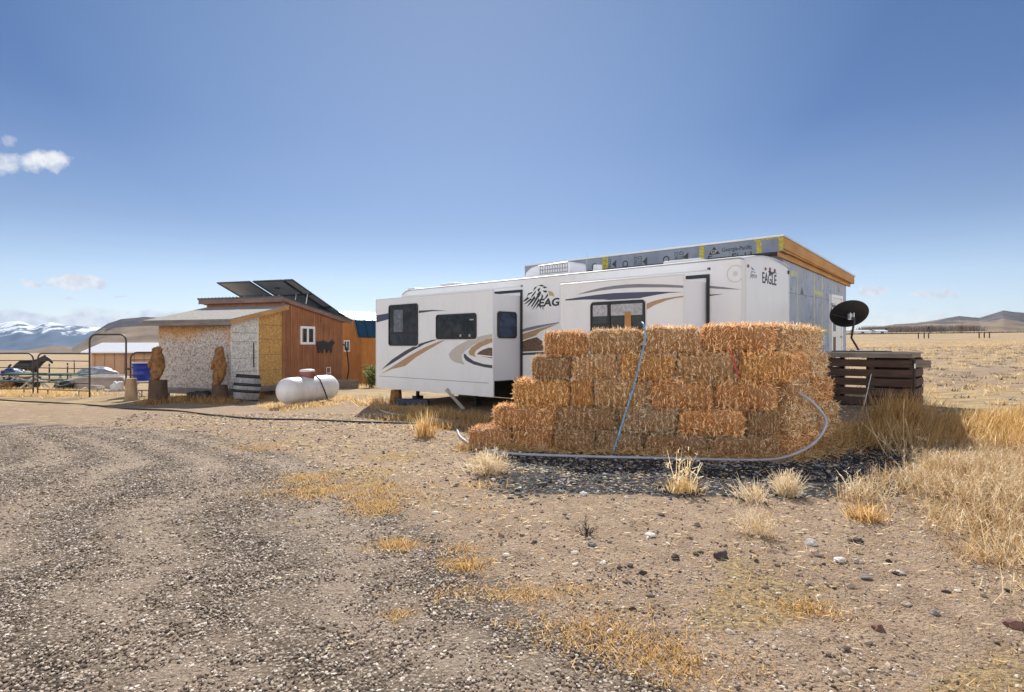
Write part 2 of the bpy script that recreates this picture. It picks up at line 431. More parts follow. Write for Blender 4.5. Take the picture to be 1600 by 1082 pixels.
m_straw = tinted('straw', [(0, (.20, .085, .03)), (.35, (.58, .33, .13)), (.65, (.88, .64, .36)), (1, (1.0, .92, .74))], .75, objcol=True, translucent=.15)
m_grass = tinted('dry_grass', [(0, (.36, .19, .06)), (.45, (.66, .43, .17)), (.8, (.84, .64, .35)), (1, (.90, .80, .58))], .75, translucent=.6)
m_pgrass = tinted('pale_weed', [(0, (.38, .23, .11)), (.5, (.70, .52, .30)), (1, (.90, .79, .59))], .75, translucent=.4)
m_stone = tinted('gravel_stone', [(0, (.06, .042, .030)), (.3, (.25, .185, .135)), (.7, (.52, .41, .315)), (1, (.85, .76, .64))], .85)
m_green = tinted('green_leaf', [(0, (.06, .09, .02)), (.6, (.22, .27, .07)), (1, (.42, .42, .16))], .7, translucent=.3)
m_brush = tinted('grey_brush', [(0, (.05, .04, .035)), (1, (.24, .19, .16))], .8)

def haybase():
    m, nt, b = mat('straw_core'); co = nt.obj()
    f1 = nt.noise(nt.mapping(co, (2.5, 2.5, .5)), 34, 5, .7, 1.2); f2 = nt.noise(co, 5, 4, .6)
    c = nt.ramp(f1, [(.3, (.045, .02, .008)), (.5, (.24, .12, .045)), (.72, (.60, .37, .18))])
    c = nt.mix(nt.ramp(f2, [(.4, 0.0), (.75, .5)]), c, (.42, .33, .24))
    oi = nt.new('ShaderNodeObjectInfo'); c = nt.mix(1.0, c, oi.outputs['Color'], 'MULTIPLY')
    nt.link(c, b.inputs['Base Color']); b.inputs['Roughness'].default_value = .9
    nt.link(nt.bump(f1, .9, .02), b.inputs['Normal']); return m
m_hay = haybase()
# ------------------------------------------------------------------ ground
def edge_x(y): return np.interp(y, [0, 2, 2.9, 4.1, 6.1, 9.3, 12, 13.5, 16], [1.9, 1.1, .6, -.2, -1.3, -3.3, -6.4, -12, -60])
def m_gravel(x, y): return sstep(.7, -.7, x-edge_x(y))*(y > -30)
def track(x, y):
    # stony ridges between the wheel tracks of the curving drive: 1 on a ridge, 0 in a track
    dd = (edge_x(y)-x)*(1+.10*np.minimum(y, 12))/1.6+.25*np.sin(y*1.3+x*.6)+.15*np.sin(y*3.1)
    a = .5+.5*np.cos(2*np.pi*dd/1.35+.5); b = .5+.5*np.cos(2*np.pi*dd/.42)
    return np.clip(.75*a+.25*b, 0, 1)
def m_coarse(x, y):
    # loose stones round the hay foot and crate, colour darkened as bale shadow
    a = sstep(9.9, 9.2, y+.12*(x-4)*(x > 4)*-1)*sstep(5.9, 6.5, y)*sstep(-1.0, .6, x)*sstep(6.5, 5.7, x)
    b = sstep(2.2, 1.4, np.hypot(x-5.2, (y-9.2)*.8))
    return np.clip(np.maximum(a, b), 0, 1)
def m_thick(x, y):
    # the mass of dry grass and weeds on the right
    a = sstep(-.5, .5, x-np.interp(y, [2, 4, 4.6, 5.2, 6.5, 7.4, 8.2, 9, 11, 13], [4.2, 3.35, 3.45, 3.55, 4.15, 4.7, 5.5, 6.2, 6.5, 8]))
    return a*sstep(3.0, 4.0, y)*sstep(13.2, 12.2, y-.1*(x-8))*sstep(17, 13, x)
def m_golden(x, y):
    n = np.sin(x*1.9+2.2*np.sin(y*1.1))*np.sin(y*1.6+1.7*np.sin(x*.8+1))
    band = np.exp(-((x-edge_x(y)-1.0)/1.1)**2)
    return np.clip(sstep(.25, .75, n)*band*1.2, 0, 1)*(y < 11)*(y > 2)
N = 620; k = 8.4; A = 2.2
u = np.linspace(-1, 1, N); gx = A*np.sinh(k*u)*1.35
v = np.linspace(-.36, 1, N); gy = A*np.sinh(k*v)*1.35+1.0
GX, GY = np.meshgrid(gx, gy)
GZ = gz_np(GX, GY)
rr_ = np.hypot(GX, GY)
hn = (np.sin(GX*9.7+3*np.sin(GY*5.3))*np.sin(GY*8.9+2*np.sin(GX*4.7)))*.006*(rr_ < 14)
V = np.stack([GX.ravel(), GY.ravel(), (GZ+hn).ravel()], 1)
idx = np.arange(N*N).reshape(N, N)
F = np.stack([idx[:-1, :-1].ravel(), idx[:-1, 1:].ravel(), idx[1:, 1:].ravel(), idx[1:, :-1].ravel()], 1)

mg, nt, b = mat('ground_soil'); co = nt.obj()
def A_(nm): return nt.attr(nm, out='Fac')
nf = nt.noise(co, 1.1, 6, .6); nmid = nt.noise(co, 5, 5, .65); nfi = nt.noise(co, 26, 5, .7); nvf = nt.noise(co, 95, 4, .7)
dirt = nt.ramp(nmid, [(.3, (.32, .222, .148)), (.7, (.52, .382, .265))])
dirt = nt.mix(nt.ramp(nfi, [(.36, .6), (.48, 0.0)]), dirt, (.15, .10, .07))
dirt = nt.mix(nt.ramp(nvf, [(.38, .75), (.46, 0.0)]), dirt, (.07, .05, .038))
dirt = nt.mix(nt.ramp(nvf, [(.58, .0), (.66, .6)]), dirt, (.58, .47, .36))
vg = nt.voro(co, 42, out='Color'); vd = nt.voro(co, 42); vg2 = nt.voro(co, 21, out='Color'); vd2 = nt.voro(co, 21)
sx = nt.new('ShaderNodeSeparateColor'); nt.link(vg, sx.inputs[0])
grav = nt.ramp(sx.outputs[0], [(0, (.12, .09, .068)), (.45, (.29, .225, .17)), (.8, (.44, .355, .275)), (1, (.62, .54, .44))])
grav = nt.mix(nt.ramp(vd, [(.32, .0), (.55, .9)]), grav, (.045, .035, .028))
grav = nt.mix(nt.ramp(nf, [(.45, .0), (.65, .5)]), grav, (.36, .28, .20))
sepc = nt.new('ShaderNodeSeparateColor'); nt.link(vg2, sepc.inputs[0])
coarse = nt.ramp(sepc.outputs[0], [(0, (.02, .02, .022)), (.6, (.07, .066, .066)), (1, (.26, .25, .24))])  # stone colours darkened to deepen the shadow before the bales
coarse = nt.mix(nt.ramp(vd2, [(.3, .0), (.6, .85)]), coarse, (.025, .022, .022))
fst = nt.noise(nt.mapping(co, (.35, 1.6, 1)), 3.2, 7, .72)
f2 = nt.noise(co, .22, 5, .6); f3 = nt.noise(nt.mapping(co, (.5, 1.3, 1)), .8, 6, .7)
field = nt.ramp(fst, [(.34, (.24, .165, .085)), (.5, (.44, .32, .175)), (.66, (.62, .48, .29))])
field = nt.mix(nt.ramp(f2, [(.42, .0), (.6, .75)]), field, nt.ramp(fst, [(.38, (.22, .15, .105)), (.6, (.40, .29, .21))]))
field = nt.mix(nt.ramp(f3, [(.3, .65), (.42, .0)]), field, (.17, .12, .065))
gold = nt.ramp(nfi, [(.38, (.19, .125, .06)), (.6, (.50, .37, .19))])
def edge(a, k=1.6, n=nmid): return nt.math('MULTIPLY_ADD', nt.math('SUBTRACT', n, .5), k, a, clamp=True)
def hard(a): return nt.ramp(edge(a), [(.38, 0.0), (.62, 1.0)])
colr = nt.mix(hard(A_('zfield')), dirt, field)
fines = nt.mix(nt.ramp(nvf, [(.40, .6), (.50, 0.0)]), nt.ramp(nfi, [(.35, (.31, .235, .17)), (.65, (.47, .37, .28))]), (.16, .125, .10))
grav = nt.mix(nt.ramp(edge(A_('ztrack'), 1.1, nfi), [(.2, 0.0), (.8, 1.0)]), fines, grav)
colr = nt.mix(hard(A_('zgravel')), colr, grav)
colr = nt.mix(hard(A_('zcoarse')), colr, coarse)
colr = nt.mix(nt.math('MULTIPLY', hard(A_('zgold')), .75), colr, gold)
nt.link(colr, b.inputs['Base Color']); b.inputs['Roughness'].default_value = .95; b.inputs['Specular IOR Level'].default_value = .15
h = nt.math('MULTIPLY_ADD', nfi, .6, nt.math('MULTIPLY', nvf, .4))
h = nt.math('ADD', h, nt.math('MULTIPLY', nt.math('SUBTRACT', 1.0, vd), .35))
nt.link(nt.bump(h, 1.0, .032), b.inputs['Normal'])
ground = np_mesh('ground', V, F, mg, smooth=True); ground['kind'] = 'structure'
fx, fy = V[:, 0], V[:, 1]; fr_ = np.hypot(fx, fy)
zfield = np.clip(sstep(10.5, 14.5, fy-.0*fx)*(fx > 5)+sstep(16, 22, fy)+sstep(20, 30, fr_)+(fy < -12), 0, 1)*.9
zfield = np.maximum(zfield, .42*sstep(8, 10, fy)*(fx < 5))
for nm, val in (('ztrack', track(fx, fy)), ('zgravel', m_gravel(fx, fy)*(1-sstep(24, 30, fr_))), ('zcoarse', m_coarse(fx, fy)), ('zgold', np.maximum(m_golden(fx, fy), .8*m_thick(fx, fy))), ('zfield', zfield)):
    a = ground.data.attributes.new(nm, 'FLOAT', 'POINT'); a.data.foreach_set('value', np.asarray(val, np.float32))

# ------------------------------------------------------------------ far land: ridges as real relief
def ridge(name, pts, Yc, depth, base, mm, px0, px1, nx=260, ny=70, rough=.16, gully=.25, seed=0, pw=1.0, skew=0.0):
    """relief whose crest, seen from the yard, follows the heights pts = [(bearing column, row)]"""
    t = (np.linspace(px0, px1, nx)-CX)/FPX
    top = EYE-(np.interp(np.linspace(px0, px1, nx), [p[0] for p in pts], [p[1] for p in pts])-HY)*Yc/FPX
    uu = np.linspace(-1, 1, ny); Vs = np.zeros((ny, nx, 3))
    H = top-base
    for j, q in enumerate(uu):
        Y = Yc+q*depth
        prof = (1-abs(q)**1.15)**pw
        X = t*Y
        g = np.array([mnoise.fractal(Vector((x/(depth*.16)+seed, q*2.2, seed*3.3)), 1.0, 2.0, 6) for x in X])
        g2 = np.array([mnoise.ridged_multi_fractal(Vector((x/(depth*.30)+seed, q*1.1, seed*1.3)), 1.0, 2.1, 6, 1.0, 2.0) for x in X])
        z = base+H*prof*(1-gully*(1-prof)*np.clip(g2*.55, 0, 1.3))+H*rough*g*(.25+.75*(1-prof))*min(1, 6*(1-abs(q)))
        if j in (0, ny-1): z = z*0+base-6
        Vs[j, :, 0] = X; Vs[j, :, 1] = Y; Vs[j, :, 2] = z
    ii = np.arange(nx*ny).reshape(ny, nx)
    Fq = np.stack([ii[:-1, :-1].ravel(), ii[:-1, 1:].ravel(), ii[1:, 1:].ravel(), ii[1:, :-1].ravel()], 1)
    o = np_mesh(name, Vs.reshape(-1, 3), Fq, mm, smooth=True); o['kind'] = 'structure'; return o

def hill_mat(name, lo, hi, rock, rockz, rockamt, scale):
    m, nt, b = mat(name); co = nt.obj(); sp = nt.new('ShaderNodeSeparateXYZ'); nt.link(co, sp.inputs[0])
    n = nt.noise(nt.mapping(co, (1, 1, 2.5)), scale, 8, .68); n2 = nt.noise(nt.mapping(co, (1, 1, 3)), scale*.35, 5, .6, .5)
    c = nt.ramp(n, [(.35, lo), (.65, hi)])
    z = nt.math('DIVIDE', sp.outputs[2], rockz)
    f = nt.math('MULTIPLY_ADD', nt.math('SUBTRACT', n2, .5), 2.6, z)
    c = nt.mix(nt.ramp(f, [(.50, 0.0), (.60, rockamt)]), c, nt.ramp(n, [(.42, rock), (.68, tuple(x*2.4 for x in rock))]))
    nt.link(c, b.inputs['Base Color']); b.inputs['Roughness'].default_value = .95; b.inputs['Specular IOR Level'].default_value = .1
    nt.link(nt.bump(n, .7, 6), b.inputs['Normal']); return m
m_mesa = hill_mat('mesa_slope', (.16, .11, .072), (.29, .215, .145), (.032, .026, .030), 66, .95, .02)
m_rhill = hill_mat('hill_slope', (.18, .125, .08), (.31, .235, .155), (.04, .042, .055), 125, .75, .02)
m_mt, nt, b = mat('snowy_mountain'); co = nt.obj(); sp = nt.new('ShaderNodeSeparateXYZ'); nt.link(co, sp.inputs[0])
n = nt.noise(nt.mapping(co, (1, .5, .55)), .009, 9, .7)
f = nt.math('MULTIPLY_ADD', nt.math('SUBTRACT', n, .5), 3.2, nt.math('DIVIDE', sp.outputs[2], 190))
nt.link(nt.mix(nt.ramp(f, [(.64, 0.0), (.84, 1.0)]), (.035, .06, .12), (.88, .90, .94)), b.inputs['Base Color']); b.inputs['Roughness'].default_value = .9  # blue rock tone: distance haze painted into the base colour
ridge('mountains', [(-900, 515), (-500, 508), (-200, 512), (0, 506), (30, 502), (55, 508), (80, 503), (110, 509), (150, 511), (190, 517), (260, 522), (400, 530), (560, 536)],
      5200, 1000, -56, m_mt, -900, 560, nx=420, ny=60, rough=.16, gully=.55, seed=2.2)
ridge('mesa', [(20, 556), (60, 550), (75, 548), (95, 547), (112, 545), (135, 531), (152, 516), (168, 506), (190, 499), (225, 495.5), (260, 497), (330, 500), (420, 505), (470, 520), (520, 540), (560, 556)],
      1250, 420, -15, m_mesa, 20, 560, nx=300, ny=70, rough=.05, gully=.3, seed=5.1, pw=.75)
ridge('foothill', [(-200, 552), (0, 550.5), (30, 549), (55, 545), (80, 540), (105, 541), (130, 547), (170, 552), (200, 556)],
      1900, 300, -21, m_mesa, -200, 200, nx=160, ny=30, rough=.05, gully=.1, seed=8.4)
ridge('hills', [(1200, 520), (1300, 518), (1345, 515), (1375, 511), (1400, 507), (1430, 505), (1462, 500), (1500, 494), (1512, 495), (1530, 497), (1548, 492), (1568, 484.5), (1582, 487), (1600, 489), (1660, 492), (1750, 500), (1900, 498), (2200, 512)],
      1600, 380, 8, m_rhill, 1200, 2200, nx=380, ny=70, rough=.11, gully=.5, seed=1.7, pw=.85)
#MARK_A

# ------------------------------------------------------------------ travel trailer
TF = Fr((4.437, 11.61, 0), (950.0, -883.0)); TF = Fr((4.437, 11.61, 0), (.7325, -.6809))
rv = empty('travel_trailer', TF.O, TF.rz, 'long white travel trailer with navy and tan swooshes, behind the straw bales', 'travel trailer')
L = 10.83; W = 2.44
prof = [(-L, .78), (-L, 2.95), (-L+.03, 3.12), (-L+.10, 3.25), (-L+.22, 3.33), (-L+.4, 3.36), (-.10, 3.37), (-.03, 3.35), (0, 3.28), (0, .78)]
ys = [0, .04, .3, .7, 1.22, 1.75, 2.15, 2.40, W]
mb = MB(); n = len(prof); vs = []
for y in ys:
    cr = .12*(1-((y-1.22)/1.22)**2)+(.0 if 0 < y < W else -.03)+.02*y
    for (x, z) in prof: vs.append((x, y, z+(cr if z > 2.5 else 0)))
fs = [tuple(range(n)), tuple(range(len(vs)-1, len(vs)-n-1, -1))]
for j in range(len(ys)-1):
    for i in range(n): fs.append((j*n+i, j*n+(i+1) % n, (j+1)*n+(i+1) % n, (j+1)*n+i))
mb.add(vs, fs); mb.build('body', m_rv, rv)
# corner mouldings, roof edge and belt lines
mb = MB(); mb.box(-.05, .006, -.012, .03, .80, 3.30); mb.box(-.006, .012, .03, .07, .8, 3.3); mb.build('corner_moulding', m_trim, rv)
MB().box(-.003, .012, W-.05, W+.006, .8, 3.30).build('corner_moulding', m_trim, rv)
mb = MB(); mb.tube([(-L+.12, -.008, 3.235), (-L+.3, -.008, 3.325), (-L+.5, -.008, 3.35), (-.1, -.008, 3.355), (0.0, -.008, 3.32)], .014, 6); mb.build('roof_edge_rail', m_graytrim, rv)
mb = MB(); mb.tube([(.010, y, 3.355+.12*(1-((y-1.22)/1.22)**2)+.02*y-.012) for y in (0, .2, .5, .9, 1.22, 1.6, 2.0, 2.3, 2.44)], .012, 6); mb.build('cap_trim', m_trim, rv)
mb = MB()
for xx in (-10.2, -8.1, -3.1, -.75): mb.box(xx-.001, xx+.001, -.004, 0, 3.0, 3.2)
a, _ = TF.on_y(873, 443); c, _ = TF.on_y(1108, 420)
mb.box(a, c, -.02, .0, 3.165, 3.185); mb.box(-10.75, -5.65, -.02, 0, 3.165, 3.185); mb.build('slide_rail', m_trim, rv)
# chassis, wheels
mb = MB(); mb.box(-L+.3, -.2, .35, .45, .52, .775); mb.box(-L+.3, -.2, 1.95, 2.05, .52, .775)
for xx in np.arange(-10.2, -.5, 1.2): mb.box(xx, xx+.06, .45, 1.95, .6, .775)
mb.box(-L+.05, -.05, .03, W-.03, .74, .78); mb.build('chassis', m_chassis, rv)
for (wx, wy) in ((-5.0, .25), (-4.2, .25), (-5.0, 2.2), (-4.2, 2.2)):
    M_ = Matrix.Translation((wx, wy, .35)) @ Matrix.Rotation(R(90), 4, 'X')
    t = MB().lathe([(.17, -.1), (.33, -.1), (.36, -.06), (.36, .06), (.33, .1), (.17, .1)], M=M_, n=28); wo = t.build('wheel', m_tyre, rv)
    MB().lathe([(0.001, .07), (.08, .075), (.12, .05), (.175, .04), (.175, -.06), (.1, -.06), (.001, -.06)], M=M_, n=20).build('rim', m_metal, wo)
MB().box(-L+.1, -7.3, 2.36, 2.40, .01, .76).build('dark_backing', m_chassis, rv)  # added dark panel so the space under the trailer reads as deep shade
for (jx, jy) in ((-10.2, .2), (-1.0, .2), (-7.6, .2)):
    mb = MB(); mb.box(jx-.04, jx+.04, jy-.04, jy+.04, .12, .76); mb.box(jx-.12, jx+.12, jy-.12, jy+.12, 0.0, .12); mb.build('jack', m_chassis, rv)

def rv_window(name_parent, pts, c, ax, panes=True, blind=False, gm=None, sgn=-1, frame=.035):
    x0, x1, z0, z1 = pts; r = .085
    g = MB(); 
    o = rrect(x0, x1, z0, z1, r); 
    fr = MB(); ring(fr, rrect(x0-.03, x1+.03, z0-.03, z1+.03, r+.03), rrect(x0-.001, x1+.001, z0-.001, z1+.001, r), ax, c, c+sgn*.006)
    f0 = MB(); ring(f0, o, rrect(x0+frame, x1-frame, z0+frame, z1-frame, r*.7), ax, c, c+sgn*.028)
    wo = f0.build('window', m_black, name_parent)
    fr.build('window_trim', m_trim, wo)
    poly = rrect(x0+frame-.002, x1-frame+.002, z0+frame-.002, z1-frame+.002, r*.7)
    (g.prism_y if ax == 'y' else g.prism_x)(poly, c+sgn*.001, c+sgn*.014)
    g.build('pane', gm or m_glass, wo)
    return wo

def slide(x0, x1, e, nm, fzb, fzt, bz0, bz1):
    s = MB().box(x0+.05, x1, -e+.02, .3, bz0, bz1).build('slide_out', m_rvend, rv)
    # front fascia panel: wider than the box on every side
    MB().box(x0, x1+.012, -e-.012, -e+.019, fzb, fzt).build('slide_panel', m_rv, s, bevel=.006)
    mb = MB(); mb.box(x0-.004, x0+.03, -e-.018, -e-.0122, fzb+.01, fzt-.01); mb.box(x1-.02, x1+.016, -e-.018, -e-.0122, fzb+.01, fzt-.01); mb.box(x0+.03, x1-.02, -e-.018, -e-.0122, fzt-.03, fzt-.005)
    mb.build('slide_trim', m_trim, s)
    return s
ex1 = .977; s1x1, _ = TF.on_y(771, 500, -ex1); s1x0, _ = TF.on_y(588, 500, -ex1)
sl1 = slide(s1x0, s1x1, ex1, 'a', .40, 3.035, .80, 2.93)
ex2 = .888; s2x1, _ = TF.on_y(1070, 500, -ex2); s2x0, _ = TF.on_y(875, 500, -ex2)
sl2 = slide(s2x0, s2x1, ex2, 'b', .40, 3.035, .80, 2.93)
# black wiper seals round both openings
for (q0, q1) in ((s1x0, s1x1), (s2x0, s2x1)):
    mb = MB(); mb.box(q1+.02, q1+.085, -.035, -.002, .78, 3.09); mb.box(q0, q1+.02, -.035, -.002, 3.02, 3.09)
    mb.build('slide_seal', m_black, rv, bevel=.01)
    MB().box(q0+.05, q1+.02, -.9, -.05, .775, .797).build('slide_floor', m_chassis, rv)
F1 = -ex1-.012; F2 = -ex2-.012
def rect_y(p0, p1, c):
    a, z1 = TF.on_y(p0[0], p0[1], c); _, z1b = TF.on_y(p1[0], p0[1], c); b_, z0 = TF.on_y(p1[0], p1[1], c); return a, b_, z0, z1
a, z1 = TF.on_y(608, 478, F1); b_, z0 = TF.on_y(653.5, 539.5, F1)
rv_window(sl1, (a, b_, z0-.02, z1+.01), F1, 'y')
wv = sl1.children[-1] if False else None
a, z1 = TF.on_y(682, 493.5, F1); b_, z0 = TF.on_y(745, 530, F1); wo = rv_window(sl1, (a, b_, z0, z1+.02), F1, 'y')
for q_ in ((b_-.28, b_-.22, z0+.06, z0+.12), (b_-.62, b_-.56, z0+.06, z0+.12), (b_-.24, b_-.10, z1-.16, z1-.13)): MB().box(q_[0], q_[1], F1-.020, F1-.0145, q_[2], q_[3]).build('sticker', m_blind, wo)
x_e = s1x1+.0
ya, z1 = TF.on_x(776.5, 486.5, x_e); yb, z0 = TF.on_x(806.5, 529, x_e)
rv_window(sl1, (ya, yb, z0, z1), x_e, 'x', gm=m_glass2, sgn=1, frame=.03)
a, z1 = TF.on_y(923.5, 473, F2); b_, _ = TF.on_y(1008.5, 500, F2)
wo = rv_window(sl2, (a, b_, z1-.98, z1), F2, 'y')
wd = b_-a
mb = MB(); mb.box(a+.06, a+wd*.33, F2-.020, F2-.0145, z1-.30, z1-.07); mb.box(a+wd*.39, b_-.06, F2-.020, F2-.0145, z1-.30, z1-.07); mb.build('blind', m_blind, wo)
mb = MB(); mb.box(a+wd*.33, a+wd*.38, F2-.030, F2-.0145, z1-.96, z1-.02); mb.box(a+.04, a+wd*.33, F2-.026, F2-.0145, z1-.49, z1-.46); mb.build('mullion', m_black, wo)
mb = MB(); mb.box(a+wd*.645, a+wd*.76, F2-.026, F2-.0205, z1-.97, z1-.23); mb.build('board', m_pine, wo)
# tall window of the first slide: pale room showing through one pane
a, z1 = TF.on_y(616, 485, F1); b_, z0 = TF.on_y(630, 519, F1)
MB().box(a, b_, F1-.019, F1-.0145, z0, z1).build('curtain', simple('curtain_print', (.13, .14, .17), .6, nscale=9, var=.6), sl1)
a, z1 = TF.on_y(611, 519.5, F1); b_, z0 = TF.on_y(651, 521.5, F1)
MB().box(a, b_, F1-.024, F1-.0145, z0, z1).build('mullion', m_black, sl1)

def decal(pts, c, m, scale, off, nm='stripe', parent=None, raise_=.003):
    P = [TF.on_y(off[0]+x/scale, off[1]+y/scale, c) for (x, y) in pts]
    poly = P
    mb = MB().prism_y(poly, c-.0005, c-raise_); return mb.build(nm, m, parent or rv)
z4 = (4.704, (570, 430))
for pts, m_ in (
    ([(88, 296), (178, 281), (178, 325), (88, 349)], m_navy), ([(398, 262), (500, 257), (606, 262), (500, 266), (398, 280)], m_dark),
    ([(122, 696), (200, 622), (300, 556), (400, 506), (500, 476), (545, 472), (440, 508), (330, 568), (230, 632)], m_dark),
    ([(118, 728), (220, 662), (330, 592), (440, 532), (540, 490), (592, 478), (480, 542), (380, 602), (295, 670), (200, 692)], m_tan),
    ([(943, 432), (860, 447), (760, 478), (680, 520), (635, 555), (617, 585), (628, 615), (660, 640), (735, 660), (715, 625), (712, 590), (735, 560), (800, 512), (870, 480), (943, 458)], m_beige),
    ([(943, 462), (890, 474), (830, 500), (780, 535), (762, 565), (772, 588), (820, 604), (806, 585), (815, 558), (860, 526), (943, 492)], m_tan),
    ([(822, 583), (845, 562), (872, 548), (912, 534), (943, 536), (943, 596), (880, 590)], m_rockv),
    ([(728, 580), (728, 605), (745, 630), (800, 658), (880, 678), (943, 687), (943, 664), (870, 654), (800, 632), (755, 600), (738, 580)], m_dark),
    ([(850, 597), (943, 606), (943, 614)], m_dark), ([(105, 741), (910, 793), (910, 797), (105, 744)], m_gray)):
    decal(pts, F1, m_, *z4, parent=sl1)
z5 = (5.154, (800, 350))
for pts, m_ in (
    ([(50, 862), (120, 838), (200, 820), (380, 792), (380, 799), (230, 836), (50, 880)], m_gray), ([(50, 900), (200, 850), (380, 800), (300, 836), (225, 868), (192, 900), (50, 950)], m_tan),
    ([(50, 960), (120, 935), (200, 912), (250, 950), (256, 1022), (50, 1032)], m_rockv), ([(50, 1042), (270, 1030), (270, 1051), (50, 1060)], m_dark)):
    decal(pts, 0, m_, *z5)
z58 = (5.3333, (820, 430))
for pts, m_ in (
    ([(430, 165), (500, 143), (560, 125), (650, 104), (750, 89), (850, 79), (950, 75), (1150, 78), (1322, 88), (1322, 107), (1150, 103), (950, 104), (850, 108), (750, 116), (650, 128), (560, 143)], m_gray),
    ([(337, 214), (340, 203), (480, 182), (600, 165), (740, 151), (870, 145), (1100, 139), (1322, 143), (1200, 150), (1100, 165), (980, 188), (878, 217), (780, 216), (660, 205), (500, 205)], m_navy),
    ([(1008, 241), (1080, 215), (1150, 197), (1322, 172), (1322, 185), (1250, 195), (1180, 213), (1080, 252), (1015, 290)], m_tan)):
    decal(pts, F2, m_, *z58, parent=sl2)
z6 = (5.0, (1040, 350))
decal([(332, 484), (450, 494), (600, 515), (450, 510), (332, 503)], 0, m_gray, *z6)
decal([(332, 553), (455, 548), (332, 567)], 0, m_rockv, *z6)
# round embossed badge on the side
cx_, cz_ = TF.on_y(1149, 428)
mb = MB(); ring(mb, [(cx_+.17*math.cos(a), cz_+.17*math.sin(a)) for a in np.linspace(0, 6.283, 33)[:-1]], [(cx_+.15*math.cos(a), cz_+.15*math.sin(a)) for a in np.linspace(0, 6.283, 33)[:-1]], 'y', -.0005, -.006)
mb.prism_y([(cx_+.05*math.cos(a), cz_+.05*math.sin(a)) for a in np.linspace(0, 6.283, 17)[:-1]], -.0005, -.005); mb.build('badge', simple('badge_grey', (.60, .59, .58), .4, var=.1), rv)
# eagle head emblem: separate feather strokes, eye, beak
st = [[(235, 497), (185, 510), (170, 545), (178, 520), (205, 505)], [(262, 500), (240, 490), (210, 498), (240, 505)], [(285, 515), (265, 503), (245, 508), (262, 520)],
      [(170, 548), (130, 560), (120, 590), (135, 572), (160, 560)], [(195, 535), (165, 570), (150, 600), (172, 580), (190, 555)], [(125, 590), (85, 628), (110, 622), (140, 600)],
      [(150, 600), (95, 650), (120, 640), (160, 610)], [(180, 580), (120, 668), (140, 655), (190, 600)], [(205, 575), (150, 675), (165, 665), (215, 590)],
      [(215, 600), (160, 695), (180, 675), (222, 620)], [(210, 640), (190, 690), (205, 672), (220, 648)], [(225, 540), (200, 570), (215, 595), (235, 560), (232, 548)],
      [(250, 535), (285, 540), (275, 556), (255, 550)], [(285, 560), (270, 590), (250, 610), (275, 600), (292, 580)], [(222, 515), (205, 530), (212, 550), (228, 525)], [(240, 565), (235, 600), (222, 612), (245, 605), (252, 580)],
      [(225, 665), (232, 688), (236, 668)], [(245, 668), (250, 700), (255, 670)]]
mb = MB()
for s_ in st: mb.prism_y([TF.on_y(800+x/5.154, 350+y/5.154, 0) for x, y in s_], -.0006, -.003)
mb.build('eagle_emblem', m_ink, rv)
decal([(290, 540), (318, 545), (335, 560), (340, 590), (322, 580), (300, 578)], 0, m_beak, *z5, nm='eagle_beak')
xa, za = TF.on_y(841.5, 480, 0); xb, _ = TF.on_y(894, 470, 0)
lettering('EAGLE', xa, xb, za-.0, za+.20, 0, m_ink, rv, bold=.035, shear=.15)
# front cap: marker lights, names, bird marks
def cap(px, py): return TF.on_x(px, py, 0.0)
for (px, py) in ((1168.5, 416), (1195.5, 420.5), (1202.5, 420.8), (1210, 423)):
    y, z = cap(px, py); MB().box(.0005, .02, y-.028, y+.028, z-.028, z+.028).build('marker_light', m_red, rv, bevel=.006)
y, z = cap(1231.2, 426); MB().box(.0005, .02, y-.03, y+.03, z-.04, z+.04).build('marker_light', m_black, rv, bevel=.006)
ya, z0 = cap(1191, 442.5); yb, z1 = cap(1213, 430)
lettering('EAGLE', ya, yb, z0, z1, 0, m_ink, rv, ax='x', sgn=1, bold=.015)
ya2, z02 = cap(1171.5, 433.5); yb2, z12 = cap(1182.5, 427.5)
lettering('Jayco', ya2, yb2, z02-.02, z12, 0, simple('grey_ink', (.16, .17, .2), .4), rv, ax='x', sgn=1, shear=.25)
mb = MB()
for poly in ([(1200.5, 424), (1203, 422), (1206, 426), (1210, 424.5), (1214.5, 428.5), (1210, 427), (1207, 429.5), (1202, 429)],): mb.prism_x([cap(*p) for p in poly], .0006, .003)
mb.build('bird_emblem', m_ink, rv)
mb = MB()
for poly in ([(1173, 417), (1176, 419), (1179.5, 423), (1175, 421.5)], [(1174, 423), (1177, 425), (1174.5, 426.5)], [(1178, 424.5), (1181, 426.5), (1178, 426.5)]): mb.prism_x([cap(*p) for p in poly], .0006, .003)
mb.build('bird_emblem', simple('blue_ink', (.12, .2, .32), .4), rv)
for (px, py) in ((1108, 420.5), (815.5, 447.3)):
    x, z = TF.on_y(px, py); MB().box(x-.03, x+.03, -.02, -.0005, z-.025, z+.025).build('marker_light', m_dark, rv, bevel=.006)
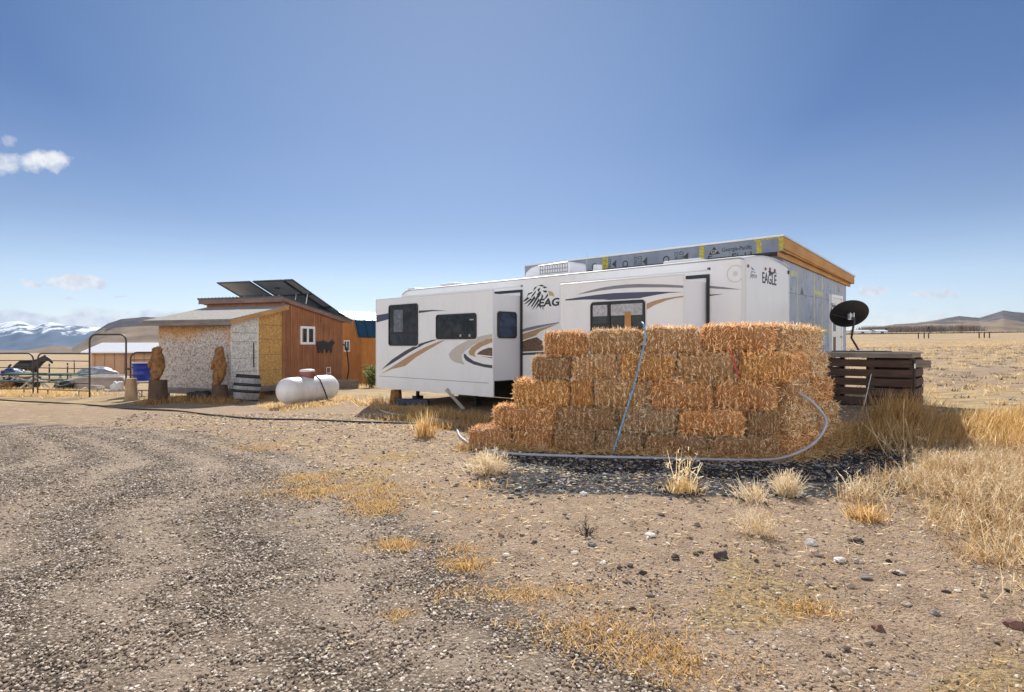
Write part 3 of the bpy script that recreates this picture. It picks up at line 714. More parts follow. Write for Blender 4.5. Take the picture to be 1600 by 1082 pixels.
# roof gear
def roofz(y): return 3.36+.12*(1-((y-1.22)/1.22)**2)+.02*y
xa, _ = TF.on_y(833, 420, 1.22); xb, _ = TF.on_y(903, 420, 1.22)
zr = roofz(1.22)-.01
poly = [(xa, zr), (xa+.06, zr+.16), (xa+.22, zr+.26), (xa+.5, zr+.31), (xb-.05, zr+.33), (xb, zr+.29), (xb, zr)]
ac = MB().prism_y(poly, .85, 1.6).build('air_conditioner', m_rvend, rv, bevel=.03)
mb = MB()
gx0 = xa+.52*(xb-xa)*.72; W_ = xb-gx0-.05
for i in range(12): xx = gx0+W_*i/11; mb.box(xx-.006, xx+.006, .838, .849, zr+.07, zr+.28)
for zz in (.07, .17, .28): mb.box(gx0-.01, gx0+W_+.01, .830, .8375, zr+zz-.008, zr+zz+.008)
mb.build('grille', m_graytrim, ac)
xx, _ = TF.on_y(934, 420, .9); MB().lathe([(.001, .16), (.10, .16), (.11, .13), (.11, .02), (.13, 0), (.13, -.03)], O=(xx, .9, roofz(.9)), n=18).build('vent_cap', m_trim, rv)
xx, _ = TF.on_y(711, 445, .8); MB().box(xx-.35, xx+.35, .5, 1.2, roofz(.8)-.03, roofz(.8)+.05).build('roof_vent', m_trim, rv, bevel=.03)
xx, _ = TF.on_y(650, 450, 1.2); MB().box(xx-.2, xx+.2, 1.0, 1.4, roofz(1.2)-.03, roofz(1.2)+.07).build('roof_vent', m_trim, rv, bevel=.03)
xx, _ = TF.on_y(917, 400, 1.5); MB().tube([(xx, 1.5, 3.45), (xx, 1.5, 4.15)], .006, 5).build('antenna', m_metal, rv)
xx, _ = TF.on_y(1080, 400, .5); MB().box(xx-.55, xx+.3, .3, .7, roofz(.5)-.03, roofz(.5)+.035).build('roof_vent', m_trim, rv, bevel=.02)
#MARK_B

# ------------------------------------------------------------------ house under construction behind the trailer
house = empty('unfinished_house', TF.O, TF.rz, 'unfinished house clad in blue-grey sheathing with seam tape, joined to the back of the trailer', 'house')
def sheath(name, g=1.0):
    m, nt, b = mat(name); co = nt.obj()
    n = nt.noise(nt.mapping(co, (1, 1, .5)), 6, 6, .65); n2 = nt.noise(co, 1.2, 4, .6)
    c = nt.ramp(n, [(.3, (.155*g, .18*g, .235*g)), (.7, (.235*g, .265*g, .325*g))])
    c = nt.mix(nt.ramp(n2, [(.45, 0.0), (.7, .4)]), c, (.30, .32, .35))
    nt.link(c, b.inputs['Base Color']); b.inputs['Roughness'].default_value = .6; return m
m_sheath = sheath('blue_sheathing')
mt_, nt, b = mat('yellow_tape'); co = nt.obj(); v_ = nt.voro(nt.mapping(co, (1, 1, 1)), 22)
nt.link(nt.ramp(v_, [(.25, (.60, .50, .02)), (.5, (.36, .30, .06))]), b.inputs['Base Color']); b.inputs['Roughness'].default_value = .5; m_tape = mt_
m_tape2 = simple('clear_tape', (.46, .47, .33), .5, nscale=5, var=.2)
m_tapey = simple('seam_tape', (.50, .50, .18), .5, nscale=7, var=.25)
yf = 2.10; hx0, _ = TF.on_y(820, 415, yf); ye, ze = TF.on_x(1335, 431, 0.0); _, zt = TF.on_x(1224, 366.5, 0.0)
yw1, _ = TF.on_x(1322, 500, -.14)
slope = (ze-zt)/(ye-yf)
def rz(y): return zt+slope*(y-yf)
fh = .36
mb = MB(); mb.prism_x([(2.52, .02), (yw1, .02), (yw1, rz(yw1)-.16), (2.52, rz(2.52)-.16)], hx0, -.14); mb.build('wall', sheath('pale_sheathing', 1.65), house)
mb = MB(); mb.prism_x([(yf+.021, rz(yf)-fh), (2.519, rz(2.52)-fh), (2.519, rz(2.52)-.165), (ye, rz(ye)-.165), (ye, rz(ye)-.045), (yf+.021, rz(yf)-.045)], hx0+.02, -.022); mb.build('roof', m_grayboard, house)
mb = MB(); mb.prism_x([(yf-.03, rz(yf)-.043), (ye+.03, rz(ye)-.043), (ye+.03, rz(ye)+.0), (yf-.03, rz(yf)+.0)], hx0-.03, .02); mb.build('roof_edge', m_paleroof, house)
fa = MB().box(hx0, -.0225, yf, yf+.02, rz(yf)-fh, rz(yf)-.046).build('fascia', m_sheath, house)
mb = MB(); mb.prism_x([(yf-.0, rz(yf)-.30), (ye, rz(ye)-.24), (ye, rz(ye)-.046), (yf, rz(yf)-.046)], -.02, .0); mb.build('rake_board', m_pine, house)
mb = MB(); mb.prism_x([(yf+.03, rz(yf)-.47), (yw1+.25, rz(yw1)-.34), (yw1+.25, rz(yw1)-.23), (yf+.03, rz(yf)-.345)], -.135, -.09); mb.prism_x([(yf+.03, rz(yf)-.345), (ye-.03, rz(ye)-.24), (ye-.03, rz(ye)-.20), (yf+.03, rz(yf)-.31)], -.135, -.021); mb.build('frieze_board', m_pine, house)
# seam tape on the fascia and gable wall
for (p0, p1) in ((941, 950), (1092.5, 1100.5), (1182, 1190)):
    a, _ = TF.on_y(p0, 390, yf); c, _ = TF.on_y(p1, 390, yf); MB().box(a, c, yf-.004, yf-.0008, rz(yf)-fh+.01, rz(yf)-.05).build('seam_tape', m_tape, fa)
a, _ = TF.on_y(1217, 390, yf); MB().box(a, .003, yf-.0045, yf-.0008, rz(yf)-fh+.01, rz(yf)-.05).build('seam_tape', m_tape, fa)
a, _ = TF.on_y(1178, 390, yf); MB().box(a, -.002, yf-.009, yf-.005, rz(yf)-.075, rz(yf)-.05).build('seam_tape', m_tape, fa)
xw = -.14
def onw(px, py): return TF.on_x(px, py, xw)
for (px, w_, m_, yb_) in ((1245.5, .08, m_tape2, 500), (1272, .09, m_tape2, 520), (1284.5, .08, m_tape2, 520), (1305, .07, m_tape2, 455)):
    y, zb = onw(px, 640 if px != 1305 else 458); MB().box(xw+.0008, xw+.004, y-w_/2, y+w_/2, max(.45, zb), rz(y)-.30).build('seam_tape', m_, house)
for (pa, pb, py, h_, m_) in ((1234, 1245, 429.5, .13, m_tape2), (1272, 1285, 459.8, .1, m_tapey), (1272, 1296, 517.5, .1, m_tapey)):
    ya, _ = onw(pa, py); yb, zc = onw(pb, py); MB().box(xw+.005, xw+.008, ya, yb, zc-h_/2, zc+h_/2).build('seam_tape', m_, house)
mb = MB()
for z_ in (1.65, 2.87):
    mb.box(xw+.0005, xw+.0035, 2.53, yw1-.02, z_-.004, z_+.004)
mb.build('panel_joint', m_dark, house)
random.seed(3)
mb = MB()
for i in range(70):
    y = random.uniform(2.6, yw1-.1); z_ = random.uniform(.8, rz(y)-.5); mb.box(xw+.0005, xw+.003, y-.008, y+.008, z_-.03, z_+.03)
mb.build('print_mark', m_dark, house)
# door
ya, z1 = onw(1295.2, 461.5); yb, _ = onw(1312.6, 462); z1 = onw(1304, 462)[1]; z0 = z1-2.12
dr = MB().box(xw+.001, xw+.05, ya+.08, yb-.08, z0, z1-.08).build('door', m_trim, house)
fr_m = MB(); fr_m.box(xw+.001, xw+.075, ya, ya+.078, z0, z1); fr_m.box(xw+.001, xw+.075, yb-.078, yb, z0, z1); fr_m.box(xw+.001, xw+.075, ya+.078, yb-.078, z1-.078, z1); fr_m.build('door_frame', m_rv, house)
mb = MB(); mb.box(xw+.051, xw+.056, ya+.2, ya+.42, z0+1.15, z0+1.85); mb.box(xw+.051, xw+.056, ya+.2, ya+.42, z0+.35, z0+1.0); mb.build('door_glass', m_glass, dr)
MB().box(xw+.051, xw+.10, yb-.18, yb-.13, z0+.98, z0+1.03).build('door_handle', m_metal, dr)
# printed makers' writing on the sheathing
def onf(px, py): return TF.on_y(px, py, yf)
def tri(mb, px, py, s, rot=False):
    x, z = onf(px, py); P = [(-s, -s*.62), (s, -s*.62), (0, s*.62)]
    if rot: P = [(p[1]*-1, p[0]) for p in P]
    mb.prism_y([(x+p[0], z+p[1]) for p in P], yf-.003, yf-.0008)
xa, z0 = onf(1128, 393.5); xb, z1 = onf(1175, 384)
lettering('Georgia-Pacific', xa, xb, onf(1150, 393.8)[1], onf(1150, 385.2)[1], yf, m_ink, fa, bold=.01)
xa, z0 = onf(1106, 405); xb, z1 = onf(1174.5, 396); zz = onf(1140, 397)[1]
lettering('ForceField', xa, xb, zz-.17, zz, yf, m_ink, fa, bold=.012)
mb = MB(); tri(mb, 1116, 392, .145); mb.build('logo', m_ink, fa)
x, z = onf(1116, 393.6); lettering('GP', x-.07, x+.07, z-.045, z+.035, yf-.003, m_tape2, fa)
for (pxc, pyc) in ((956, 414), (1004, 410), (1068, 403)):
    mb = MB(); tri(mb, pxc+3.5, pyc-1, .11, True); mb.build('logo', m_ink, fa)
    xa, _ = onf(pxc-27, pyc); xb, _ = onf(pxc-8, pyc); zc = onf(pxc, pyc)[1]
    lettering('FORCE', xb-.10, xb, zc-.14, zc+.16, yf, m_ink, fa, rot90=True); lettering('FIELD', xb+.03, xb+.13, zc-.14, zc+.16, yf, m_ink, fa, rot90=True)
    mb = MB(); ring(mb, [(xa+.09*math.cos(t_), zc+.09*math.sin(t_)) for t_ in np.linspace(0, 6.283, 21)[:-1]], [(xa+.06*math.cos(t_), zc+.06*math.sin(t_)) for t_ in np.linspace(0, 6.283, 21)[:-1]], 'y', yf-.003, yf-.0008); mb.build('logo', m_ink, fa)
y, z = onw(1253, 455); mb = MB(); mb.prism_x([(y-.12, z-.08), (y+.12, z-.08), (y, z+.1)], xw+.0008, xw+.003); mb.build('logo', m_dark, house)
#MARK_C
# ------------------------------------------------------------------ blades, stones: many small faces in one fast mesh
def blades(P, D, Lg, Wd, bend=.35, seg=2, tip=.15, tint=None, r_=rng):
    """P base (n,3), D unit directions (n,3), lengths, widths -> vertices, quads, tint"""
    n = len(P); side = np.cross(D, r_.normal(size=(n, 3))); side /= np.linalg.norm(side, axis=1, keepdims=True)+1e-9
    bd = np.cross(D, side)*(r_.uniform(-1, 1, (n, 1))*bend)
    Vs = []; 
    for i in range(seg+1):
        f = i/seg; c = P+D*(Lg*f)[:, None]+bd*(Lg*f*f)[:, None]
        wd = (Wd*(1-(1-tip)*f*f))[:, None]*.5
        Vs += [c-side*wd, c+side*wd]
    V = np.stack(Vs, 1).reshape(-1, 3); m = 2*(seg+1); base = np.arange(n)[:, None]*m
    F = np.concatenate([base+np.array([[2*i, 2*i+1, 2*i+3, 2*i+2]]) for i in range(seg)], 0)
    t = r_.uniform(0, 1, n) if tint is None else tint
    return V, F, np.repeat(t, m)

def cat(parts):
    Vs, Fs, Ts = [], [], []; b = 0
    for V, F, t in parts: Vs.append(V); Fs.append(F+b); Ts.append(t); b += len(V)
    return np.concatenate(Vs), np.concatenate(Fs), np.concatenate(Ts)

def unit(v): return v/(np.linalg.norm(v, axis=1, keepdims=True)+1e-9)

ICO_V = None
def ico():
    bm = bmesh.new(); bmesh.ops.create_icosphere(bm, subdivisions=1, radius=1)
    v = np.array([x.co[:] for x in bm.verts]); f = np.array([[q.index for q in p.verts] for p in bm.faces]); bm.free(); return v, f
ICO_V, ICO_F = ico()
def stones(P, size, flat=.6, r_=rng, tint=None):
    n = len(P); Vb = ICO_V[None]*(1+r_.uniform(-.32, .25, (n, len(ICO_V), 1)))
    sc = size[:, None]*np.stack([r_.uniform(.75, 1.35, n), r_.uniform(.6, 1.0, n), r_.uniform(.7, 1.2, n)*flat], 1)*.5
    Vb = Vb*sc[:, None, :]; a = r_.uniform(0, 6.283, n); c, s = np.cos(a), np.sin(a)
    til = r_.normal(0, .3, n); ct, st = np.cos(til), np.sin(til)
    y = Vb[..., 1]*ct[:, None]-Vb[..., 2]*st[:, None]; z = Vb[..., 1]*st[:, None]+Vb[..., 2]*ct[:, None]; x = Vb[..., 0]
    X = x*c[:, None]-y*s[:, None]; Y = x*s[:, None]+y*c[:, None]
    V = np.stack([X, Y, z], 2)+P[:, None, :]
    F = (np.arange(n)[:, None, None]*len(ICO_V)+ICO_F[None]).reshape(-1, 3)
    t = r_.uniform(0, 1, n) if tint is None else tint
    return V.reshape(-1, 3), F, np.repeat(t, len(ICO_V))

# ------------------------------------------------------------------ straw bales
def bale_mesh(seed):
    r = np.random.default_rng(seed); lx, ly, lz = .46, .24, .205
    bm = bmesh.new(); bmesh.ops.create_cube(bm, size=2); bmesh.ops.subdivide_edges(bm, edges=bm.edges[:], cuts=9, use_grid_fill=True)
    for v in bm.verts:
        p = Vector(v.co); q = Vector([max(-1, min(1, c)) for c in p])
        rad = .17; e = Vector((lx, ly, lz)); P = Vector((q.x*e.x, q.y*e.y, q.z*e.z)); inner = Vector([max(-(e[i]-rad*.6), min(e[i]-rad*.6, P[i])) for i in range(3)])
        dd = P-inner
        if dd.length > 1e-6: P = inner+dd.normalized()*min(dd.length, rad*.6)
        nz = mnoise.noise(P*6+Vector((seed, 0, 0)))*.022+mnoise.noise(P*22+Vector((seed, 5, 0)))*.010
        # two strings pull waists into the bale, and flakes bulge between them
        waist = sum(math.exp(-((P.x-wx)/.03)**2) for wx in (-.17, .17))*.010
        flake = .006*math.sin(P.x*2*math.pi/.10+seed)
        nn_ = Vector((P.x/e.x**2*.1, P.y/e.y**2*.1, P.z/e.z**2*.1)).normalized()
        v.co = P+nn_*(nz-waist+flake)
    bmesh.ops.recalc_face_normals(bm, faces=bm.faces)
    me = bpy.data.meshes.new('bale'); bm.to_mesh(me)
    bv = np.array([v.co[:] for v in bm.verts]); 
    bm.faces.ensure_lookup_table(); fc = bm.faces; ar = np.array([f.calc_area() for f in fc]); ce = np.array([f.calc_center_median()[:] for f in fc]); no = np.array([f.normal[:] for f in fc])
    qf = np.array([[v.index for v in f.verts] for f in fc]); bm.free()
    n = 6800; pk = r.choice(len(ar), n, p=ar/ar.sum()); P = ce[pk]+r.normal(0, .018, (n, 3)); Nn = no[pk]
    P -= Nn*(np.sum((P-ce[pk])*Nn, 1)+.006)[:, None]
    up = np.zeros((n, 3)); up[:, 2] = 1
    fr = np.abs(Nn[:, 1]) > .6; en = np.abs(Nn[:, 0]) > .6; tp = np.abs(Nn[:, 2]) > .6
    D = np.where(fr[:, None], up*np.sign(r.uniform(-1, 1, (n, 1)))+r.normal(0, .38, (n, 3)), r.normal(0, 1, (n, 3)))
    sw = np.sin(P[:, 0]*9+seed)*.35; D[:, 0] += sw*fr
    D[tp] += np.array([0, 1, 0])*np.sign(r.uniform(-1, 1, (tp.sum(), 1)))*.8
    D = D-Nn*np.sum(D*Nn, 1)[:, None]; D = unit(D)
    D = unit(D+Nn*np.abs(r.normal(0.04, .16, (n, 1))))
    Lg = r.uniform(.03, .12, n); stick = (r.uniform(0, 1, n) < .14); Lg[stick] *= .8; D[stick] = unit(D[stick]*.7+Nn[stick]*.9+r.normal(0, .3, (stick.sum(), 3))); P = P-D*(Lg*.4)[:, None]*(~stick)[:, None]
    Vb, Fb, Tb = blades(P, D, Lg, r.uniform(.005, .0115, n), bend=.5, seg=2, tip=.6, tint=np.clip(r.normal(.60, .36, n), 0, 1), r_=r)
    bpy.data.meshes.remove(me)
    V = np.concatenate([bv, Vb]); F = np.concatenate([qf, Fb+len(bv)]); T = np.concatenate([np.full(len(bv), .3), Tb])
    o = np_mesh('straw_bale', V, F, m_hay, tint=T); me = o.data; me.materials.append(m_straw)
    mi = np.ones(len(F), np.int32); mi[:len(qf)] = 0; me.polygons.foreach_set('material_index', mi)
    bpy.data.objects.remove(o); return me
BALES = [bale_mesh(s) for s in range(1, 6)]
# front row of the stack, along its own line
HF = Fr((3.93, 8.97, gz(3.9, 9)), (.981, -.195))
HFz = HF.O[2]
ztR = [0, .32, .72, 1.15, 1.58, 2.02]; ztL = [0, .34, .71, 1.13, 1.50, 1.87]
rows = {4: [848, 918, 1005, 1096, 1213], 3: [828, 892, 966, 1055, 1156, 1238], 2: [800, 891, 928, 1014, 1115, 1216], 1: [768, 868, 968, 1058, 1168, 1222], 0: [730, 798, 866, 930, 1005, 1108, 1222]}
rown = {4: 'top row', 3: 'second row', 2: 'middle row', 1: 'fourth row', 0: 'bottom row'}
ordn = ['first', 'second', 'third', 'fourth', 'fifth', 'sixth', 'seventh']
TONES = {'orange': (1.18, .98, .78), 'golden': (1.24, 1.06, .76), 'tan': (1.12, 1.06, .98), 'greyish': (.92, .93, .96), 'reddish': (1.02, .88, .78), 'brown': (.88, .82, .76), 'pale': (1.12, 1.08, 1.02)}
tone_rows = {4: ['orange', 'tan', 'tan', 'orange'], 3: ['brown', 'tan', 'golden', 'tan', 'golden'], 2: ['golden', 'golden', 'tan', 'orange', 'orange'], 1: ['orange', 'brown', 'greyish', 'orange', 'brown'], 0: ['reddish', 'orange', 'brown', 'greyish', 'brown', 'brown']}
GRP = 'straw bales stacked in front of the trailer'
bc = 0
def put_bale(frame, x0, x1, y0, y1, z0, z1, tone, label, tilt=0):
    global bc
    o = bpy.data.objects.new('straw_bale', BALES[bc % 5]); COL.objects.link(o); bc += 1
    cx, cy, cz = frame.world((x0+x1)/2, (y0+y1)/2, (z0+z1)/2); o.location = (cx, cy, cz)
    o.scale = ((x1-x0)/.965, (y1-y0)/.48, (z1-z0)/.430); o.rotation_euler = (random.uniform(-.02, .02), tilt+random.uniform(-.014, .014), frame.rz+(math.pi if bc % 2 else 0)+random.uniform(-.02, .02))
    c = TONES[tone]; j = random.uniform(.92, 1.08); o.color = (c[0]*j*1.16, c[1]*j*1.17, c[2]*j*1.18, 1)
    return tagp(o, label, 'straw bale', GRP)
random.seed(21)
for rw, xs in rows.items():
    zL0, zL1, zR0, zR1 = ztL[rw], ztL[rw+1], ztR[rw], ztR[rw+1]
    X = [HF.on_y(p, 600, 0)[0] for p in xs]
    for i in range(len(X)-1):
        xm = (X[i]+X[i+1])/2; f = max(0, min(1, (xm+4.0)/4.0))
        z0 = zL0+(zR0-zL0)*f; z1 = zL1+(zR1-zL1)*f; yo = random.uniform(-.045, .04)
        if (rw, i) == (3, 4): yo = -.10
        if rw == 0: yo = yo+.03 if xm < -3.2 else yo-.02
        put_bale(HF, X[i]+.004, X[i+1]-.004, yo, yo+.48, z0, z1, tone_rows[rw][i], f"{tone_rows[rw][i]} straw bale, {ordn[i]} from the left in the {rown[rw]} of the stack")
# second thickness of bales behind the right half, and the short arm running back towards the trailer
AF = Fr((3.98, 9.05, HFz), (.70, .714))     # local x runs back along the arm, +y is its inner (left) side
armz = [0, .34, .74, 1.16, 1.58, 2.0]
arm_ends = {4: [.08, 1.06, 1.86], 3: [.12, 1.1, 2.05], 2: [.10, 1.12, 2.2], 1: [.05, 1.15, 2.3], 0: [0, 1.2, 2.5]}
posn = ['front', 'rear']
for rw, xs in arm_ends.items():
    for i in range(2):
        bulge = (4-rw)*.045
        tn = ['orange', 'pale', 'tan', 'pale', 'tan', 'orange'][(rw*2+i) % 6]
        put_bale(AF, xs[i], xs[i+1]-.01, -.02-bulge+.0, .50-bulge, armz[rw], armz[rw+1], tn, f"{tn} straw bale at the {posn[i]} of the {rown[rw]} in the stack's short right arm")
# spilled loose straw against the arm and along the foot
r = np.random.default_rng(5)
n = 7000; xx = r.uniform(-.2, 3.1, n); hh = np.clip(1-np.abs(xx-1.9)/1.9, 0, 1); yy = -r.exponential(.16, n)*(.4+hh)-.12
zz = np.maximum(0, .55*hh*np.exp(yy*4))*r.uniform(0, 1, n)**.5
wp = np.array([AF.world(a_, b_, 0) for a_, b_ in zip(xx, yy)]); wp[:, 2] = gz_np(wp[:, 0], wp[:, 1])+zz+.01
n2_ = 5200; x2 = r.uniform(-4.9, .4, n2_); y2 = -r.exponential(.10, n2_)+.03; w2 = np.array([HF.world(a_, b_, 0) for a_, b_ in zip(x2, y2)]); w2[:, 2] = gz_np(w2[:, 0], w2[:, 1])+r.uniform(0.005, .07, n2_)*np.exp(y2*6)
P = np.concatenate([wp, w2]); D = unit(r.normal(0, 1, (len(P), 3))*np.array([1, 1, .5]))
V, F, T = blades(P, D, r.uniform(.05, .15, len(P)), r.uniform(.005, .009, len(P)), tip=.7, r_=r, tint=np.clip(r.normal(.5, .25, len(P)), 0, 1))
o = np_mesh('loose_straw', V, F, m_straw, tint=T); o.color = (.9, .85, .72, 1); tagp(o, 'loose straw spilled round the foot of the bale stack', 'straw', kind='stuff')

# straps and pipes
def on_front(px, py, off): x, z = HF.on_y(px, py, off); return HF.world(x, off, z)
def polytube(name, pts, r_, m_, label, cat, kind=None):
    # smooth through the points
    pts = [Vector(p) for p in pts]; out = []
    for i in range(len(pts)-1):
        p0 = pts[max(i-1, 0)]; p1 = pts[i]; p2 = pts[i+1]; p3 = pts[min(i+2, len(pts)-1)]
        for k_ in range(6):
            t = k_/6; out.append(.5*((2*p1)+(-p0+p2)*t+(2*p0-5*p1+4*p2-p3)*t*t+(-p0+3*p1-3*p2+p3)*t**3))
    out.append(pts[-1]); o = MB().tube(out, r_, 8).build(name, m_); return tagp(o, label, cat)
m_blue = simple('blue_webbing', (.16, .36, .55), .6, nscale=30, var=.5)
m_redw = simple('red_webbing', (.55, .07, .05), .6, nscale=30, var=.3)
m_pipe = simple('grey_poly_pipe', (.42, .42, .46), .45, var=.1)
polytube('tie_down_strap', [on_front(1003, 504, .25), on_front(1006, 508, .02), on_front(1008, 530, -.06), on_front(1000, 565, -.08), on_front(988, 612, -.09), on_front(972, 662, -.10), on_front(955, 717, -.13)], .013, m_blue, 'frayed pale blue strap slanting down the front of the straw stack', 'strap')
polytube('tie_down_strap', [on_front(1139, 545, -.06), on_front(1145, 560, -.06), on_front(1149, 575, -.07), on_front(1154, 590, -.07)], .012, m_redw, 'short red strap hanging between bales high on the right of the stack', 'strap')
def gp(px, py, dz=.02): X, Y, Z = ground_at(px, py); return (X, Y, Z+dz)
def pd(px, py, Y): return ((px-CX)/FPX*Y, Y, EYE-(py-HY)/FPX*Y)
polytube('water_pipe', [gp(585, 634), gp(600, 645), gp(640, 652), gp(685, 657), gp(710, 668), gp(719, 684), gp(736, 696), gp(765, 706), gp(800, 711), gp(850, 713.5), gp(950, 716.5), gp(1050, 718.5), gp(1150, 721), gp(1205, 720.5), pd(1238, 711, 8.72), pd(1266, 697, 8.82), pd(1284, 678, 8.98), pd(1291, 659, 9.1), pd(1283, 643, 9.2), pd(1266, 626, 9.25), pd(1246, 613.5, 9.3)],
         .021, m_pipe, 'pale grey plastic pipe along the foot of the bales, curling up at the right', 'pipe')
polytube('black_hose', [gp(-30, 624), gp(30, 628), gp(90, 631), gp(150, 635), gp(200, 640), gp(270, 643), gp(330, 650), gp(400, 656), gp(470, 657), gp(540, 660), gp(600, 662), gp(660, 664), gp(700, 668)], .022, m_black, 'thin black hose snaking over the ground before the shed and trailer', 'hose')

# ------------------------------------------------------------------ wooden shed with lean-to
gsh = -.15
SF = Fr((-9.24, 20.0, gsh), (.942, -.335))
shed = empty('wooden_shed', SF.O, SF.rz, 'low wooden shed of red-brown boards with an OSB lean-to and solar panels on top', 'shed')
lx0 = SF.on_y(248, 560, 0)[0]; fz = .37
K = 2.46; yR = SF.on_x(535, 550, 0)[0]; mx0 = -3.6
yA, zA = SF.on_x(442, 462.5, .15); yB, zB = SF.on_x(551, 500.5, .15)
def mr(y): return zA+(zB-zA)*(y-yA)/(yB-yA)
_, zl0 = SF.on_x(361, 499.5, 0.0); _, zl1 = SF.on_x(441, 480, 0.0); zl1 = SF.on_x(440.5, 480, 0)[1]
def lr(y): return zl0+(zl1-zl0)*y/K
MB().box(lx0, -.022, 0, .022, fz, lr(0)-.02).build('front_wall', m_osbg, shed)
MB().box(lx0, lx0+.02, .022, K, fz, lr(0)).build('side_wall', m_osbg, shed)
mb = MB(); mb.prism_x([(.0, fz), (1.215, fz), (1.215, lr(1.2)), (.0, lr(0))], -.02, .0); mb.build('painted_panel', m_osbw, shed)
mb = MB(); mb.prism_x([(1.222, fz), (K-.02, fz), (K-.02, lr(K)), (1.222, lr(1.222))], -.02, .0); mb.build('board_panel', m_osb, shed)
mb = MB(); mb.box(0.0005, .02, 1.17, 1.22, fz, lr(1.2)-.03); mb.build('door_post', m_trim, shed)
mb = MB()
for z_ in (fz+.55, fz+1.0, fz+1.55, fz+1.85): mb.box(.0005, .004, .03, 1.16, z_, z_+.012)
for z_ in (fz+.55, fz+1.1, fz+1.65, fz+2.15): mb.box(.0005, .004, 1.24, K-.03, z_, z_+.012)
mb.build('panel_joint', m_dark, shed)
_, zh = SF.on_x(396, 553, 0)
MB().box(.001, .02, .98, 1.02, 1.05, 1.9).build('door_edge', m_dark, shed)
# lean-to roof
x0, x1 = lx0-.35, .28
mb = MB(); mb.prism_x([(-.32, lr(-.32)+.03), (K, lr(K)+.03), (K, lr(K)+.07), (-.32, lr(-.32)+.07)], x0, x1); mb.build('lean_to_roof', m_shingle, shed)
MB().box(x0, x1, -.345, -.32, lr(-.32)-.12, lr(-.32)+.068).build('eave_board', m_grayboard, shed)
mb = MB(); mb.prism_x([(-.32, lr(-.32)-.11), (K-.01, lr(K)-.10), (K-.01, lr(K)+.028), (-.32, lr(-.32)+.028)], x1-.03, x1-.002); mb.build('rake_board', m_pine, shed)
# main room
mb = MB(); mb.prism_x([(K, fz), (yR, fz), (yR, mr(yR)-.15), (K, mr(K)-.15)], -.03, -.002); mb.build('board_wall', m_cedar, shed)
MB().box(mx0, -.03, K+.0, K+.03, lr(K)-.4, mr(K)-.16).build('upper_wall', m_cedar, shed)
MB().box(mx0, mx0+.03, K+.03, yR, fz, mr(yR)-.15).build('side_wall', m_cedar, shed)
MB().box(mx0+.03, -.03, yR-.03, yR, fz, mr(yR)-.15).build('back_wall', m_cedar, shed)
mb = MB(); y = K+.03
ii = 0
for ii, yb_ in enumerate([K+.02, K+.42, K+.80, K+1.08, K+1.42, K+1.75, K+2.05, K+2.42, K+2.75, K+3.05, yR-.09]):
    wd_ = [.09, .05, .05, .045, .05, .05, .045, .05, .05, .045, .10][ii]
    mb.box(-.0015, .022, yb_, yb_+wd_, fz, mr(yb_+wd_)-.17)
mb.build('batten', m_cedar2, shed)
MB().box(-.0015, .03, K-.05, K+.015, fz, mr(K)-.17).build('corner_post', m_cedar2, shed)
mb = MB(); mb.prism_x([(yA, mr(yA)-.05), (yB, mr(yB)-.05), (yB, mr(yB)+.0), (yA, mr(yA)+.0)], mx0-.3, .15)
for i in range(24):
    xr_ = mx0-.28+i*(.40-mx0)/23.5; mb.prism_x([(yA-.01, mr(yA)+.001), (yB+.01, mr(yB)+.001), (yB+.01, mr(yB)+.022), (yA-.01, mr(yA)+.022)], xr_, xr_+.04)
mb.build('roof', m_metalroof, shed)
mb = MB(); mb.prism_x([(yA, mr(yA)-.19), (yB-.02, mr(yB)-.19), (yB-.02, mr(yB)-.052), (yA, mr(yA)-.052)], .11, .14); mb.build('rake_board', m_fascia, shed)
MB().box(mx0-.25, .11, yA+.01, yA+.04, mr(yA)-.22, mr(yA)-.052).build('eave_board', m_fascia, shed)
mb = MB(); mb.prism_x([(yA+.04, mr(yA)-.20), (yR+.1, mr(yR+.1)-.20), (yR+.1, mr(yR+.1)-.17), (yA+.04, mr(yA)-.17)], mx0-.2, .105); mb.build('soffit', m_fascia, shed)
# skids and floor
mb = MB(); mb.box(lx0, .0, .0, .09, .16, fz-.002); mb.box(-.09, 0.0, .09, yR, .18, fz-.002); mb.box(mx0, -.0, yR-.1, yR, .1, fz-.002); mb.build('skid', m_grayboard, shed)
MB().box(lx0+.02, -.02, .1, yR-.1, fz-.03, fz-.003).build('floor', m_grayboard, shed)
for (bx, by) in ((-.1, .1), (-1.6, .05), (-3.0, .05), (-.05, 2.4), (-.05, 4.2), (-.05, 5.9)):
    MB().box(bx-.2, bx+.05, by-.03, by+.2, -.05, .177 if by > .3 else .158).build('block', m_concrete, shed)
ya, z1 = SF.on_x(468.6, 509.8, .0); yb, z0 = SF.on_x(491, 538.6, .0)
wo = MB(); ring(wo, [(ya, z0), (yb, z0), (yb, z1), (ya, z1)], [(ya+.09, z0+.09), (yb-.09, z0+.09), (yb-.09, z1-.09), (ya+.09, z1-.09)], 'x', -.001, .045); ym = (ya+yb)/2; wo.box(.0, .043, ym-.045, ym+.045, z0+.09, z1-.09)
wo = wo.build('window', m_rv, shed)
MB().box(.0, .014, ya+.088, yb-.088, z0+.088, z1-.088).build('pane', m_glass, wo)

